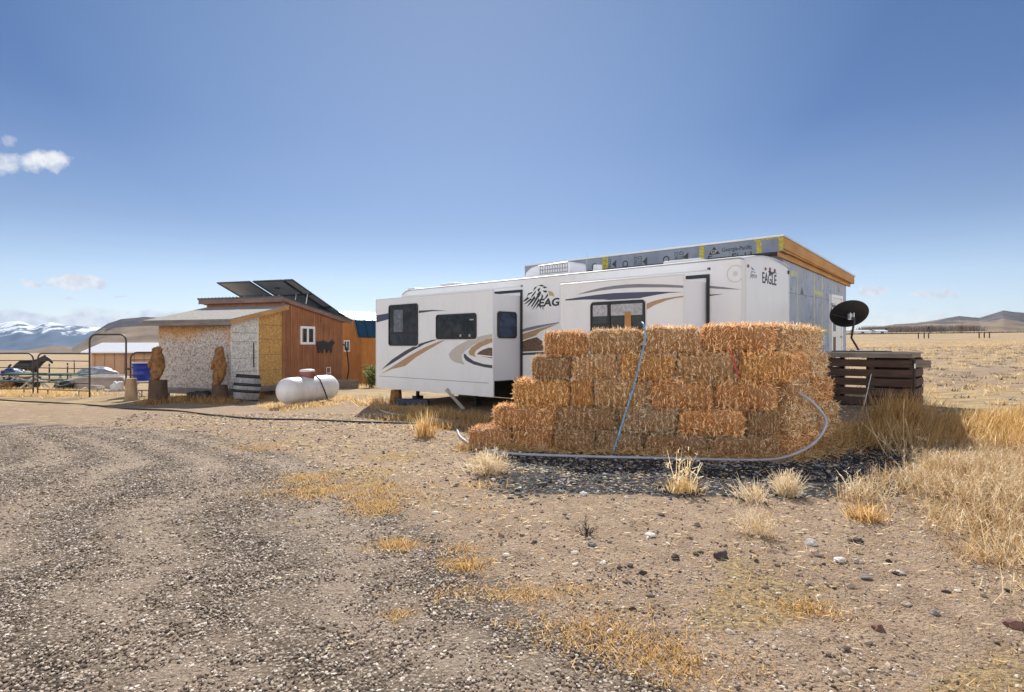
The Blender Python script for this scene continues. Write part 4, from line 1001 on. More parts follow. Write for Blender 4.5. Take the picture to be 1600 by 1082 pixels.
# bears cut from black sheet, hung on the board wall
bpts = [(495, 535), (498, 533.5), (503, 534), (505, 531.5), (507, 533.5), (512, 535.5), (516, 534), (517.5, 531.8), (519.5, 532), (522.5, 535), (523, 537), (520, 539.5), (518.5, 543), (519, 548), (517.8, 551.8), (515.5, 551.8), (515.5, 547), (513, 546), (512, 551.5), (509.5, 551.5), (509, 546), (506.5, 545.5), (505, 548.5), (505.2, 552), (502.8, 552), (502.2, 547.5), (500, 547), (499.5, 552), (496.8, 552), (496.3, 546), (495, 541)]
yq, zq = SF.on_x(509, 542, .03)
og = empty('wall_ornament', SF.world(.03, yq, zq), SF.rz, 'black bear silhouettes cut from sheet, hung on the red board wall', 'wall ornament')
mb = MB(); mb.prism_x([(SF.on_x(*p, .03)[0]-yq, SF.on_x(*p, .03)[1]-zq) for p in bpts], .0, .012); mb.build('silhouette', m_black, og)
mb = MB(); mb.box(-.012, 0, -.1, -.08, 0, .03); mb.build('bracket', m_black, og)

# solar panels on struts above the roof
ysp0, zs0 = SF.on_x(457, 436, .0); ysp1, zs1 = SF.on_x(545, 498, .0); zs1 = max(zs1, mr(ysp1)+.06)
def sz(y): return zs0+(zs1-zs0)*(y-ysp0)/(ysp1-ysp0)
xs_ = [SF.on_y(p, 440, ysp0)[0] for p in (338, 390, 394, 441, 442, 457)]
m_back = simple('panel_back', (.42, .44, .50), .35, nscale=2, var=.15); m_pv = simple('panel_cells', (.01, .014, .04), .12, nscale=3, var=.2); m_pframe = simple('panel_frame', (.06, .065, .07), .4, .5, var=.1)
for i, lab in enumerate(('wide left solar panel rack tilted above the shed roof, beside the sky', 'middle solar panel rack above the shed roof with a small black junction box', 'narrow right solar panel rack running down the shed roof above the boards')):
    a, c = xs_[2*i]+.01, xs_[2*i+1]-.01
    p = empty('solar_panel', SF.world((a+c)/2, ysp0, zs0), SF.rz, lab, 'solar panel', 'solar panels racked on the shed roof')
    for q in range(3):
        y0 = ysp0+(ysp1-ysp0)*q/3+.01-ysp0; y1 = ysp0+(ysp1-ysp0)*(q+1)/3-.01-ysp0; hw = (c-a)/2
        def zz_(y): return sz(y+ysp0)-zs0
        fm = MB(); 
        for (u0, u1) in ((-hw, -hw+.04), (hw-.04, hw)): fm.prism_x([(y0, zz_(y0)-.045), (y1, zz_(y1)-.045), (y1, zz_(y1)), (y0, zz_(y0))], u0, u1)
        for (w0, w1) in ((y0, y0+.04), (y1-.04, y1)): fm.prism_x([(w0, zz_(w0)-.045), (w1, zz_(w1)-.045), (w1, zz_(w1)), (w0, zz_(w0))], -hw+.04, hw-.04)
        f_ = fm.build('frame', m_pframe, p)
        mb = MB(); mb.prism_x([(y0+.04, zz_(y0+.04)-.02), (y1-.04, zz_(y1-.04)-.02), (y1-.04, zz_(y1-.04)-.012), (y0+.04, zz_(y0+.04)-.012)], -hw+.04, hw-.04); mb.build('back_sheet', m_back, f_)
        mb = MB(); mb.prism_x([(y0+.04, zz_(y0+.04)-.0115), (y1-.04, zz_(y1-.04)-.0115), (y1-.04, zz_(y1-.04)-.005), (y0+.04, zz_(y0+.04)-.005)], -hw+.04, hw-.04); mb.build('cells', m_pv, f_)
        if i == 1 and q == 0: MB().box(-.07, .07, (y0+y1)/2-.1, (y0+y1)/2+.02, zz_((y0+y1)/2)-.06, zz_((y0+y1)/2)-.022).build('junction_box', m_black, f_)
    for u_ in ((-.5, .5) if i < 2 else (.0,)):
        yt = 1.15; mb = MB(); mb.tube([(u_*hw*1.2, yt, sz(yt+ysp0)-zs0-.04), (u_*hw*1.2+.0, yt-.12, mr(yt-.12+ysp0)-zs0)], .022, 6); mb.build('strut', m_metal, p)

# carved bears on stumps, short stump, barrel, tank
def skin_obj(name, verts, edges, radii, m_, parent=None, sub=2, root=0, smooth=True):
    bm = bmesh.new(); lay = bm.verts.layers.skin.verify(); bv = []
    for i, (v, r_) in enumerate(zip(verts, radii)):
        q = bm.verts.new(v); rr_2 = r_ if isinstance(r_, tuple) else (r_, r_); q[lay].radius = rr_2; q[lay].use_root = (i == root); bv.append(q)
    for a, c in edges: bm.edges.new((bv[a], bv[c]))
    me = bpy.data.meshes.new(name); bm.to_mesh(me); bm.free(); me.materials.append(m_)
    o = bpy.data.objects.new(name, me); COL.objects.link(o)
    if parent is not None: o.parent = parent
    s_ = o.modifiers.new('skin', 'SKIN'); s_.use_smooth_shade = smooth; s_.use_x_symmetry = False
    u_ = o.modifiers.new('sub', 'SUBSURF'); u_.levels = sub; u_.render_levels = sub
    return o
m_carve = wood('carved_wood', (.06, .022, .008), (.46, .23, .075), (1, 1, .5), scale=11, knots=False, bump=1.0)  # shade of the carved grooves painted in as dark grain noise
m_stump = wood('rough_bark', (.05, .028, .018), (.16, .095, .06), (1, 1, .2), scale=14, knots=False, bump=1.0)
m_palestump = wood('pale_stump', (.30, .19, .10), (.56, .40, .24), (1, 1, .2), scale=9, knots=False, bump=.7)
def stump(mbr, r0, h_, seed, n=20):
    prof_ = []
    M2 = MB(); vs = []; rings = 9
    for i in range(rings):
        z = h_*i/(rings-1)
        for k_ in range(n):
            a = 2*math.pi*k_/n; rr2 = r0*(1.12-.2*(i/(rings-1)) if i else 1.25)*(1+.13*mnoise.noise(Vector((math.cos(a)*1.6, math.sin(a)*1.6, z*1.3+seed)))+.05*mnoise.noise(Vector((math.cos(a)*6, math.sin(a)*6, z*4+seed))))
            vs.append((rr2*math.cos(a), rr2*math.sin(a), z))
    fs = [(i*n+k_, i*n+(k_+1) % n, (i+1)*n+(k_+1) % n, (i+1)*n+k_) for i in range(rings-1) for k_ in range(n)]
    M2.add(vs, fs, True); M2.add(vs[-n:], [tuple(range(n))]); M2.add(vs[:n], [tuple(range(n-1, -1, -1))]); return M2
def bear(px, py, top, head_turn, stump_h, label, s, fat):
    X, Y, Z = ground_at(px, py); H = EYE-(top-HY)*Y/FPX-Z
    e = empty('carved_bear', (X, Y, Z), head_turn, label, 'carving')
    stump(None, .27*fat, stump_h, s).build('stump', m_stump, e)
    b0 = stump_h-.04; h_ = H-b0
    vs = [(0, 0, b0+.10*h_), (0, 0, b0+.30*h_), (0, 0, b0+.52*h_), (0, 0, b0+.70*h_), (.01, -.01, b0+.84*h_), (.10, -.09, b0+.86*h_), (.17, -.14, b0+.84*h_),
          (-.06, .06, b0+.97*h_), (.07, -.10+.16, b0+.975*h_), (.14, .12, b0+.60*h_), (.22, .02, b0+.44*h_), (.20, -.08, b0+.36*h_), (.02, -.18, b0+.62*h_), (.12, -.22, b0+.47*h_), (.18, -.14, b0+.38*h_),
          (.12, .12, b0+.05*h_), (.12, -.12, b0+.05*h_), (.22, .10, b0+.03*h_), (.2, -.16, b0+.03*h_)]
    ed = [(0, 1), (1, 2), (2, 3), (3, 4), (4, 5), (5, 6), (4, 7), (4, 8), (3, 9), (9, 10), (10, 11), (3, 12), (12, 13), (13, 14), (0, 15), (0, 16), (15, 17), (16, 18)]
    rd = [(.20, .20), (.235, .235), (.22, .22), (.16, .16), (.15, .15), (.085, .08), (.05, .05), .04, .04, .085, .06, .05, .085, .06, .05, .11, .11, .07, .07]
    rd = [tuple(c_*fat*.95 for c_ in q) if isinstance(q, tuple) else q*fat for q in rd]
    o = skin_obj('figure', vs, ed, rd, m_carve, e, sub=3)
    tx = bpy.data.textures.new('chisel', 'CLOUDS'); tx.noise_scale = .11; tx.noise_depth = 2
    dm = o.modifiers.new('chisel', 'DISPLACE'); dm.texture = tx; dm.strength = .11; dm.mid_level = .5
    return o
bear(247, 630, 540.5, R(-150), .72, 'left chainsaw-carved wooden bear standing on a dark stump beside the lean-to', 1.3, .98)
bear(344, 627, 540, R(-170), .52, 'right chainsaw-carved wooden bear before the weathered lean-to wall, next to the barrel', 4.1, .92)
X, Y, Z = ground_at(205, 626); o = stump(None, .17, .72, 8.8).build('tree_stump', m_palestump); o.location = (X, Y, Z); tagp(o, 'short pale tree stump left of the carved bears', 'stump')

m_stave = wood('grey_staves', (.16, .15, .15), (.46, .45, .46), (1, 1, .08), scale=22, knots=False)
X, Y, Z = ground_at(384, 627)
e = empty('wooden_barrel', (X, Y, Z+.01), 0, 'grey weathered barrel with black hoops leaning by the painted shed door', 'barrel')
e.rotation_euler = (R(-4), R(4), 0)
pr = [(.001, 0), (.36, 0), (.405, .25), (.42, .45), (.40, .65), (.345, .86), (.31, .86), (.31, .80), (.001, .80)]
mb = MB(); mb.lathe([(r_*.98, z*.98) for r_, z in pr], n=26, smooth=False); mb.build('stave_body', m_stave, e)
def br(z): return float(np.interp(z, [0, .25, .45, .65, .86], [.36, .405, .42, .40, .345]))*.98
for (za, zb) in ((.02, .055), (.27, .36), (.48, .57), (.74, .845)):
    mb = MB(); mb.lathe([(br(za)+.001, za), (br(za)+.012, za), (br(zb)+.012, zb), (br(zb)+.001, zb)], n=26); mb.build('hoop', m_black, e)

m_tank = simple('tank_white', (.74, .72, .71), .38, nscale=2.2, var=.05, dirt=((.40, .36, .33), .45))
m_redlid = simple('faded_red_paint', (.25, .075, .06), .5, nscale=6, var=.25)
A0 = Vector((-6.32, 16.65, 0)); B0 = Vector((-5.50, 18.72, 0)); dv = (B0-A0); Lt = dv.length; dirt_ = dv.normalized()
TK = Fr((A0.x, A0.y, gz(A0.x, A0.y)), (dirt_.x, dirt_.y))
tk = empty('propane_tank', TK.O, TK.rz, 'white horizontal propane tank with faded red lid on the gravel by the shed', 'propane tank')
rt = .375; zc = rt+.06
pr = [(.001, -.02), (.12, -.005), (.22, .04), (.31, .12), (.36, .21), (rt, .32), (rt, Lt-.32), (.36, Lt-.21), (.31, Lt-.12), (.22, Lt-.04), (.12, Lt+.005), (.001, Lt+.02)]
MB().lathe(pr, M=Matrix.Translation((0, 0, zc)) @ Matrix.Rotation(R(90), 4, 'Y'), n=36).build('vessel', m_tank, tk)
mb = MB(); mb.lathe([(rt+.001, Lt*.45), (rt+.006, Lt*.455), (rt+.006, Lt*.465), (rt+.001, Lt*.47)], M=Matrix.Translation((0, 0, zc)) @ Matrix.Rotation(R(90), 4, 'Y'), n=36); mb.build('weld_seam', m_tank, tk)
for (fx_, fy_) in ((.5, -.2), (.5, .2), (Lt-.5, -.2), (Lt-.5, .2)): MB().box(fx_-.04, fx_+.04, fy_-.035, fy_+.035, -.02, .17).build('foot', m_tank, tk)
ld = MB().lathe([(.20, 0), (.215, .02), (.215, .20), (.19, .235), (.10, .25), (.001, .255)], O=(Lt*.47, 0, zc+rt-.05), n=24).build('dome', m_redlid, tk)
MB().lathe([(.217, .19), (.217, .215), (.195, .243), (.10, .258), (.001, .263)], O=(Lt*.47, 0, zc+rt-.05), n=24).build('lid', m_tank, tk)
MB().box(Lt*.60, Lt*.60+.3, -rt-.006, -rt-.002, zc-.02, zc+.14).build('plate', m_trim, tk) if False else None
pts = [(Lt*.5, -.20, zc+rt+.05), (Lt*.53, -.34, zc+rt-.1), (Lt*.56, -.43, zc), (Lt*.60, -.50, .12), (Lt*.70, -.62, .03), (Lt*.85, -.5, .02)]
MB().tube(pts, .02, 7).build('hose', m_black, tk)

# ------------------------------------------------------------------ orange barn behind, clutter between
BF = Fr(((565-CX)/FPX*29.0, 29.0, -.25), (.7071, -.7071))
barn = empty('gambrel_barn', BF.O, BF.rz, 'orange gambrel-roofed barn with dark blue and pale metal roofing behind the shed', 'barn')
def bz(py, Y): return EYE-(py-HY)*Y/FPX-BF.O[2]
ze_, zb2, zr2 = bz(526, 29), bz(501.5, 29.2), bz(488.5, 30.6); Wb = 4.4
gp_ = [(-Wb, 0), (0, 0), (0, ze_), (-.30, zb2), (-Wb/2, zr2), (-Wb+.30, zb2), (-Wb, ze_)]
MB().prism_y([(x, z if z == 0 else z-.06) for x, z in gp_], 0, 6.5).build('wall', m_barn, barn)
for a_, b_, m_ in (((.08, ze_-.05), (-.24, zb2), m_navyroof), ((-Wb-.08, ze_-.05), (-Wb+.24, zb2), m_navyroof), ((-.24, zb2), (-Wb/2, zr2), m_paleroof), ((-Wb+.24, zb2), (-Wb/2, zr2), m_paleroof)):
    nx_ = .04*(1 if a_[0] > -Wb/2 else -1)
    mb = MB(); mb.prism_y([a_, b_, (b_[0]+nx_*.3, b_[1]+.05), (a_[0]+nx_, a_[1]+.03)], -.25, 6.7)
    for i in range(15):
        y_ = -.2+i*.47; mb.prism_y([(a_[0]+nx_, a_[1]+.03), (b_[0]+nx_*.3, b_[1]+.05), (b_[0]+nx_*.6, b_[1]+.08), (a_[0]+nx_*1.6, a_[1]+.06)], y_, y_+.04)
    mb.build('roof', m_, barn)
MB().prism_y([(.03, ze_-.08), (-.29, zb2-.02), (-.36, zb2-.04), (-.05, ze_-.1)], -.26, -.23).build('rake_trim', m_barn, barn)
a, z1 = BF.on_y(535, 532, 0); c, z0 = BF.on_y(547, 550, 0); a = c-.55
wo = MB(); ring(wo, [(a, z0), (c, z0), (c, z1), (a, z1)], [(a+.06, z0+.06), (c-.06, z0+.06), (c-.06, z1-.06), (a+.06, z1-.06)], 'y', -.03, .0); wo.box((a+c)/2-.03, (a+c)/2+.03, -.028, 0, z0+.06, z1-.06); wo = wo.build('window', m_rv, barn)
MB().box(a+.06, c-.06, -.012, .0, z0+.06, z1-.06).build('pane', m_glass, wo)

def lump(name, X, Y, Z, sx, sy, sz_, m_, label, cat_, seed=0, rz_=0, rough=.25, sub=4, group=None, flatb=True):
    bm = bmesh.new(); bmesh.ops.create_icosphere(bm, subdivisions=sub, radius=1)
    for v in bm.verts:
        p = v.co.normalized(); q = 1+rough*mnoise.noise(p*1.7+Vector((seed, seed*.7, 0)))+rough*.4*mnoise.noise(p*5+Vector((seed, 0, 3)))
        # facets
        v.co = Vector((p.x*sx*q, p.y*sy*q, max(p.z, -.45 if flatb else -1)*sz_*q))
    me = bpy.data.meshes.new(name); bm.to_mesh(me); bm.free(); me.materials.append(m_)
    for p in me.polygons: p.use_smooth = sub > 2
    o = bpy.data.objects.new(name, me); COL.objects.link(o); o.location = (X, Y, Z); o.rotation_euler = (0, 0, rz_)
    return tagp(o, label, cat_, group)

# clutter at the shed's back corner
X, Y, Z = ground_at(557, 594)
e = empty('gas_cylinder', (X, Y, Z), 0, 'grey-green steel cylinder lying in the shade before the orange barn', 'cylinder')
MB().lathe([(.001, -.30), (.12, -.28), (.17, -.2), (.17, .2), (.12, .28), (.001, .30)], M=Matrix.Translation((0, 0, .19)) @ Matrix.Rotation(R(90), 4, 'Y'), n=20).build('vessel', simple('greygreen', (.13, .17, .17), .5), e)
MB().box(-.12, .12, -.1, .1, -.01, .05).build('foot', m_chassis, e)
X, Y, Z = ground_at(540, 608)
e = empty('wooden_crate', (X, Y, Z), R(-20), 'weathered low wooden box at the back corner of the shed', 'crate')
for i in range(3): MB().box(-.4, .4, -.2+i*.0, -.18, .02+i*.12, .12+i*.12).build('slat', m_palletg, e)
for i in range(3): MB().box(.38, .40, -.178, .3, .02+i*.12, .12+i*.12).build('slat', m_palletg, e)
MB().box(-.4, .4, .30, .32, 0, .36).build('back_board', m_palletg, e)
MB().box(-.4, -.38, -.178, .3, 0, .36).build('end_board', m_palletg, e)
pts = [SF.on_x(p[0], p[1], .25) for p in ((535, 537), (539, 545), (541, 560), (542, 575), (540, 590))]
polytube('garden_hose', [SF.world(.05, yR-.02, 1.85), SF.world(.16, yR+.04, 1.7), SF.world(.22, yR+.08, 1.2), SF.world(.24, yR+.1, .7), SF.world(.12, yR+.05, .12)], .03, m_black, 'dark hose hanging in a loop off the rear corner of the board wall', 'hose')

# ------------------------------------------------------------------ corral panels and arch gate on the left
m_rust = simple('brown_pipe', (.055, .04, .035), .5, .3, nscale=8, var=.4)
def panel_fence(px0, px1, Y0, Y1, ytop, yfoot, label, curveL=True, curveR=True, feet=(), rails=5):
    x0 = (px0-CX)/FPX*Y0; x1 = (px1-CX)/FPX*Y1
    F_ = Fr((x0, Y0, gz(x0, Y0)), (x1-x0, Y1-Y0)); L_ = math.hypot(x1-x0, Y1-Y0)
    H = EYE-(ytop-HY)*Y0/FPX-F_.O[2]; e = empty('corral_panel', F_.O, F_.rz, label, 'fence panel', 'pipe corral panels')
    rad = .22; o_ = []
    if curveL: o_ += [(0, 0, .0), (0, 0, H-rad)]+[(rad-rad*math.cos(a), 0, H-rad+rad*math.sin(a)) for a in (.4, .8, 1.2)]
    o_ += [(rad if curveL else 0, 0, H), (L_-rad if curveR else L_, 0, H)]
    if curveR: o_ += [(L_-rad+rad*math.sin(a), 0, H-rad+rad*math.cos(a)) for a in (.4, .8, 1.2)]+[(L_, 0, H-rad), (L_, 0, 0)]
    MB().tube(o_, .026, 8).build('frame', m_rust, e)
    zs = np.linspace(.22, H, rails+1)[:-1]
    for z_ in zs: MB().tube([(.01, 0, z_), (L_-.01, 0, z_)], .017, 6).build('rail', m_rust, e)
    for f_ in feet: MB().tube([(L_*f_, 0, .0), (L_*f_, 0, .22 if f_ < .9 else zs[1])], .017, 6).build('upright', m_rust, e)
panel_fence(-60, 52, 22.0, 22.0, 552.5, 620, 'leftmost corral panel, with its round-cornered end by the second panel', curveL=False, feet=(.35, .87))
panel_fence(59, 140, 22.0, 21.2, 552.5, 620, 'corral panel between the arched gateway and the leftmost panel', curveR=False, feet=(.2, .8))
panel_fence(204, 262, 21.2, 21.6, 551, 612, 'short corral panel behind the left carved bear and blue drum', curveR=True, feet=(.3,))
Y0 = 21.2; xa = (140-CX)/FPX*Y0; xb = (197-CX)/FPX*Y0; g0 = gz(xa, Y0); H = EYE-(523-HY)*Y0/FPX-g0
e = empty('arch_gate', (xa, Y0, g0), 0, 'tall arched pipe gateway standing above the corral panels', 'gate')
w_ = xb-xa; rad = .22
MB().tube([(0, 0, 0), (0, 0, H-rad)]+[(rad-rad*math.cos(a), 0, H-rad+rad*math.sin(a)) for a in (.4, .8, 1.2)]+[(rad, 0, H), (w_-rad, 0, H)]+[(w_-rad+rad*math.sin(a), 0, H-rad+rad*math.cos(a)) for a in (.4, .8, 1.2)]+[(w_, 0, H-rad), (w_, 0, .0)], .03, 8).build('frame', m_rust, e)
MB().box(w_-.02, w_+.12, -.03, .03, .95, 1.02).build('latch', m_rust, e); MB().box(w_-.02, w_+.12, -.03, .03, .5, .56).build('hinge', m_rust, e)

# things beyond the panels
m_tan2 = simple('tan_hull', (.36, .28, .22), .6, nscale=3, var=.2); m_white2 = simple('chalk_white', (.72, .70, .66), .6, var=.08)
def hull(px0, px1, pyb, Y, h_, label, m_):
    X0 = (px0-CX)/FPX*Y; X1 = (px1-CX)/FPX*Y; L_ = X1-X0; Z = gz(X0, Y)
    e = empty('upturned_boat', (X0, Y, Z), 0, label, 'boat')
    vs = []; nx_, na = 14, 9
    for i in range(nx_):
        f = i/(nx_-1); wv = .55*math.sin(min(1, .12+f*1.1)*math.pi/2)*(1 if f < .95 else .9); hv = h_*(.35+.65*math.sin(min(1, .15+f*1.6)*math.pi/2))
        for k_ in range(na):
            a = math.pi*k_/(na-1); vs.append((L_*f, -wv*math.cos(a), hv*math.sin(a)**.6))
    fs = [(i*na+k_, (i+1)*na+k_, (i+1)*na+k_+1, i*na+k_+1) for i in range(nx_-1) for k_ in range(na-1)]+[tuple(range(na)), tuple(range(nx_*na-1, nx_*na-na-1, -1))]
    MB().add(vs, fs, True).build('hull', m_, e)
    MB().tube([(L_*f, 0, h_*(.35+.65*math.sin(min(1, .15+f*1.6)*math.pi/2))+.01) for f in np.linspace(.02, 1, 10)], .04, 6).build('keel', m_white2, e)
    MB().tube([(L_*i/(nx_-1), -.55*math.sin(min(1, .12+i/(nx_-1)*1.1)*math.pi/2)-.01, .04) for i in range(nx_)], .035, 6).build('gunwale', m_white2, e)
hull(97, 197, 611, 26.0, .62, 'pale tan boat lying upturned behind the arched gateway', m_tan2)
# tarp-covered brick pallet
Yq = 32.0; X0 = (128-CX)/FPX*Yq; X1 = (180-CX)/FPX*Yq; Z = gz(X0, Yq)
e = empty('brick_pallet', ((X0+X1)/2, Yq, Z), 0, 'stack of reddish bricks on a pallet, behind the gateway', 'bricks')
MB().box(-.75, .85, -.5, .5, .12, .55).build('bricks', simple('brick', (.30, .14, .09), .9, nscale=9, var=.4), e)
MB().box(-.8, .9, -.55, .55, 0, .118).build('pallet', m_palletg, e)
o = lump('tarp_bundle', (X0+X1)/2, Yq, Z+.86, (X1-X0)*.53, .62, .42, simple('silver_tarp', (.30, .32, .37), .4, .2, nscale=7, var=.4, bump=.8, bscale=8), 'silver-grey tarp bundle lying on the brick stack', 'tarp', seed=3.3, rough=.22); o.location.z = Z+.55+.18
# blue drum on white table
Yq = 21.9; Xc = (223-CX)/FPX*Yq; Z = gz(Xc, Yq)
e = empty('folding_table', (Xc, Yq, Z), 0, 'small white table under the blue drum', 'table')
MB().box(-.32, .42, -.3, .3, .50, .54).build('tabletop', m_white2, e)
for sx_ in (-.28, .38):
    MB().tube([(sx_, -.26, 0), (sx_, .26, .50)], .018, 6).build('leg', m_metal, e); MB().tube([(sx_+.04, .26, 0), (sx_+.04, -.26, .50)], .018, 6).build('leg', m_metal, e)
e = empty('blue_drum', (Xc, Yq, Z+.541), 0, 'bright blue plastic drum with a white rim on the small table', 'drum')
MB().lathe([(.001, 0), (.27, 0), (.30, .05), (.30, .2), (.315, .22), (.30, .24), (.31, .42), (.325, .44), (.31, .46), (.33, .62), (.30, .62), (.29, .55), (.001, .55)], n=24).build('body', simple('blue_plastic', (.012, .04, .36), .4, var=.15), e)
mb = MB(); ring(mb, [(0, 0)]*0+[(.34*math.cos(a), .34*math.sin(a)) for a in np.linspace(0, 6.283, 25)[:-1]], [(.30*math.cos(a), .30*math.sin(a)) for a in np.linspace(0, 6.283, 25)[:-1]], 'y', .621, .65)
mb.v = [(x, z, y) for (x, y, z) in mb.v]; mb.build('rim', m_white2, e)
# green picnic tables
m_grn = simple('green_plastic', (.010, .11, .07), .45, nscale=4, var=.3)
def picnic(pxc, Y, rz_, label):
    X = (pxc-CX)/FPX*Y; e = empty('picnic_table', (X, Y, gz(X, Y)), rz_, label, 'picnic table', 'green picnic tables')
    mb = MB()
    for i in range(4): mb.box(-.9, .9, -.36+i*.185, -.36+i*.185+.17, .70, .74)
    mb.build('tabletop', m_grn, e)
    for sy in (-1, 1): 
        mb = MB(); mb.box(-.9, .9, sy*.62-.13, sy*.62+.13, .42, .455); mb.build('bench', m_grn, e)
    for sx_ in (-.65, .65):
        for sy in (-1, 1): MB().tube([(sx_, sy*.66, 0), (sx_, -sy*.1, .70)], .035, 6).build('leg', m_white2, e)
        MB().tube([(sx_, -.6, .40), (sx_, .6, .40)], .03, 6).build('cross_bar', m_white2, e)
picnic(84, 27.0, R(12), 'green picnic table with white legs, behind the second corral panel')
picnic(40, 26.0, R(-25), 'green picnic table at the left, under the dark trough and horse')
picnic(116, 30.0, R(5), 'farther green picnic table behind the upturned boat')
Yq = 30.0; Xc = (42-CX)/FPX*Yq
e = empty('stock_trough', (Xc, Yq, gz(Xc, Yq)), 0, 'black round stock trough below the horse', 'trough')
MB().lathe([(.001, 0), (.5, 0), (.56, .3), (.56, .58), (.53, .58), (.51, .2), (.001, .2)], n=26).build('tub', m_black, e)
MB().lathe([(.54, .575), (.585, .575), (.585, .61), (.54, .61), (.54, .575)], n=26).build('rim', m_chassis, e)
Yq = 29.0; Xc = (20-CX)/FPX*Yq; Z = gz(Xc, Yq)
e = empty('wooden_crate', (Xc, Yq, Z), R(10), 'slatted wooden crate at the left edge under the blue tarp', 'crate')
for i in range(5): MB().box(-.55+i*.23, -.43+i*.23, -.4, -.38, .0, .66).build('slat', m_palletl, e)
MB().box(-.56, .56, -.379, .4, .02, .60).build('box', simple('redbrown_box', (.16, .07, .04), .8, var=.3), e)
o = lump('tarp_bundle', Xc, Yq, Z+.78, .52, .42, .22, simple('navy_tarp', (.02, .04, .14), .5, nscale=5, var=.4), 'crumpled navy blue tarp on the slatted crate', 'tarp', seed=1.2, rough=.3)
# long farm building
Yq = 46.0; X0 = (131-CX)/FPX*Yq; X1 = (262-CX)/FPX*Yq; Z = gz(X0, Yq)
e = empty('farm_building', (X0, Yq, Z), 0, 'long low farm building with a white metal roof, behind the gateway', 'farm building'); Lb = X1-X0
zt_ = EYE-(542-HY)*Yq/FPX-Z; zb_ = EYE-(552-HY)*Yq/FPX-Z
MB().box(.35, Lb, .3, 4.0, 0, zb_+.05).build('wall', simple('peach_siding', (.50, .30, .18), .8, nscale=2, var=.1), e)
mb = MB(); mb.prism_x([(-.2, zb_), (2.2, zt_+.25), (4.4, zb_), (4.4, zb_+.06), (2.2, zt_+.31), (-.2, zb_+.10)], -.1, Lb+.1)
mb.build('roof', m_rv, e)
mb = MB()
for i in range(8): mb.box(.6+i*.75, .66+i*.75, .285, .299, 0, zb_)
mb.build('batten', simple('brown_trim', (.3, .17, .1)), e)
# horse
def horse(px, Y, label):
    X = (px-CX)/FPX*Y; Z = gz(X, Y)
    m, nt, b = mat('pinto_coat'); co = nt.obj(); nz = nt.noise(nt.mapping(co, (1, .3, 1), (0, 0, 0), (.3, 0, .1)), 1.25, 2)
    nt.link(nt.ramp(nz, [(.60, (.014, .011, .012)), (.615, (.62, .6, .58))]), b.inputs['Base Color']); b.inputs['Roughness'].default_value = .5
    e = empty('horse', (X, Y, Z), R(8), label, 'horse')
    vs = [(-.70, 0, 1.22), (-.42, 0, 1.20), (0, 0, 1.13), (.38, 0, 1.17), (.62, 0, 1.32), (.86, 0, 1.50), (1.06, 0, 1.66), (1.22, 0, 1.60), (1.42, 0, 1.38), (1.48, 0, 1.30),
          (1.05, .07, 1.80), (1.05, -.07, 1.80)]
    ed = [(0, 1), (1, 2), (2, 3), (3, 4), (4, 5), (5, 6), (6, 7), (7, 8), (8, 9), (6, 10), (6, 11)]
    rd = [(.26, .29), (.30, .34), (.31, .36), (.28, .35), (.20, .29), (.13, .21), (.10, .14), (.085, .115), (.06, .075), (.05, .055), (.022, .022), (.022, .022)]
    def leg(x, y, top, pts_, rr):
        i0 = len(vs); vs.extend([(x+a, y, z) for a, z in pts_]); rd.extend(rr); ed.append((top, i0)); ed.extend([(i0+i, i0+i+1) for i in range(len(pts_)-1)])
    for sy in (.15, -.15):
        leg(.42, sy, 3, [(0, .92), (.02, .55), (0, .30), (0, .08), (.05, .02)], [(.11, .12), .055, .04, .045, .05])
        leg(-.62, sy, 0, [(-.02, .98), (.04, .78), (-.16, .56), (-.12, .28), (-.10, .08), (-.04, .02)], [(.15, .19), .10, .06, .042, .045, .05])
    skin_obj('body', vs, ed, rd, m, e, sub=2, root=2)
    MB().tube([(-.86, 0, 1.28), (-1.0, 0, 1.15), (-1.04, 0, .9), (-1.0, 0, .6), (-.98, 0, .42)], [.05, .07, .075, .06, .01], 8).build('tail', m_black, e)
    mb = MB(); mb.prism_y([(.60, 1.58), (.78, 1.70), (.97, 1.80), (1.05, 1.86), (1.10, 1.80), (.98, 1.68), (.84, 1.50), (.72, 1.42)], -.02, .02); mb.build('mane', m_black, e)
    for sy in (1, -1): MB().lathe([(.001, .012), (.012, .008), (.016, 0), (.012, -.008), (.001, -.012)], O=(1.19, sy*.092, 1.64), n=10).build('eye', m_black, e)
horse(42, 38.0, 'black and white horse standing behind the corral panels with its head right')
for i, (px, py, Yq, sx, sy, sz3, mm_, nm_, lab, ct) in enumerate(((184, 585, 24.5, .22, .2, .30, m_white2, 'sack', 'limp white sack by the right post of the arched gateway', 'sack'), (8, 606, 25.0, .40, .3, .25, m_carve, 'timber_pile', 'brown timber pile low at the left edge', 'timber'),
                          (30, 604, 25.5, .30, .25, .22, m_chassis, 'black_sack', 'black sack on the ground below the left picnic table', 'sack'), (150, 606, 24.0, .45, .22, .16, m_palletl, 'board_pile', 'pale board pile in front of the upturned boat', 'boards'))):
    X = (px-CX)/FPX*Yq; lump(nm_, X, Yq, gz(X, Yq)+sz3*.4, sx, sy, sz3, mm_, lab, ct, seed=i*5.1+2, rough=.6, sub=3)
for i, (px, Yq) in enumerate(((100, 25.5), (16, 27.0))):
    X = (px-CX)/FPX*Yq; o = MB().lathe([(.17, -.1), (.31, -.1), (.34, -.05), (.34, .05), (.31, .1), (.17, .1), (.17, -.1)], M=Matrix.Rotation(R(20+50*i), 4, 'X'), n=24).build('old_tyre', m_tyre); o.location = (X, Yq, gz(X, Yq)+.2)
    tagp(o, ['old black tyre lying before the second picnic table', 'old black tyre tilted against the slatted crate'][i], 'tyre')
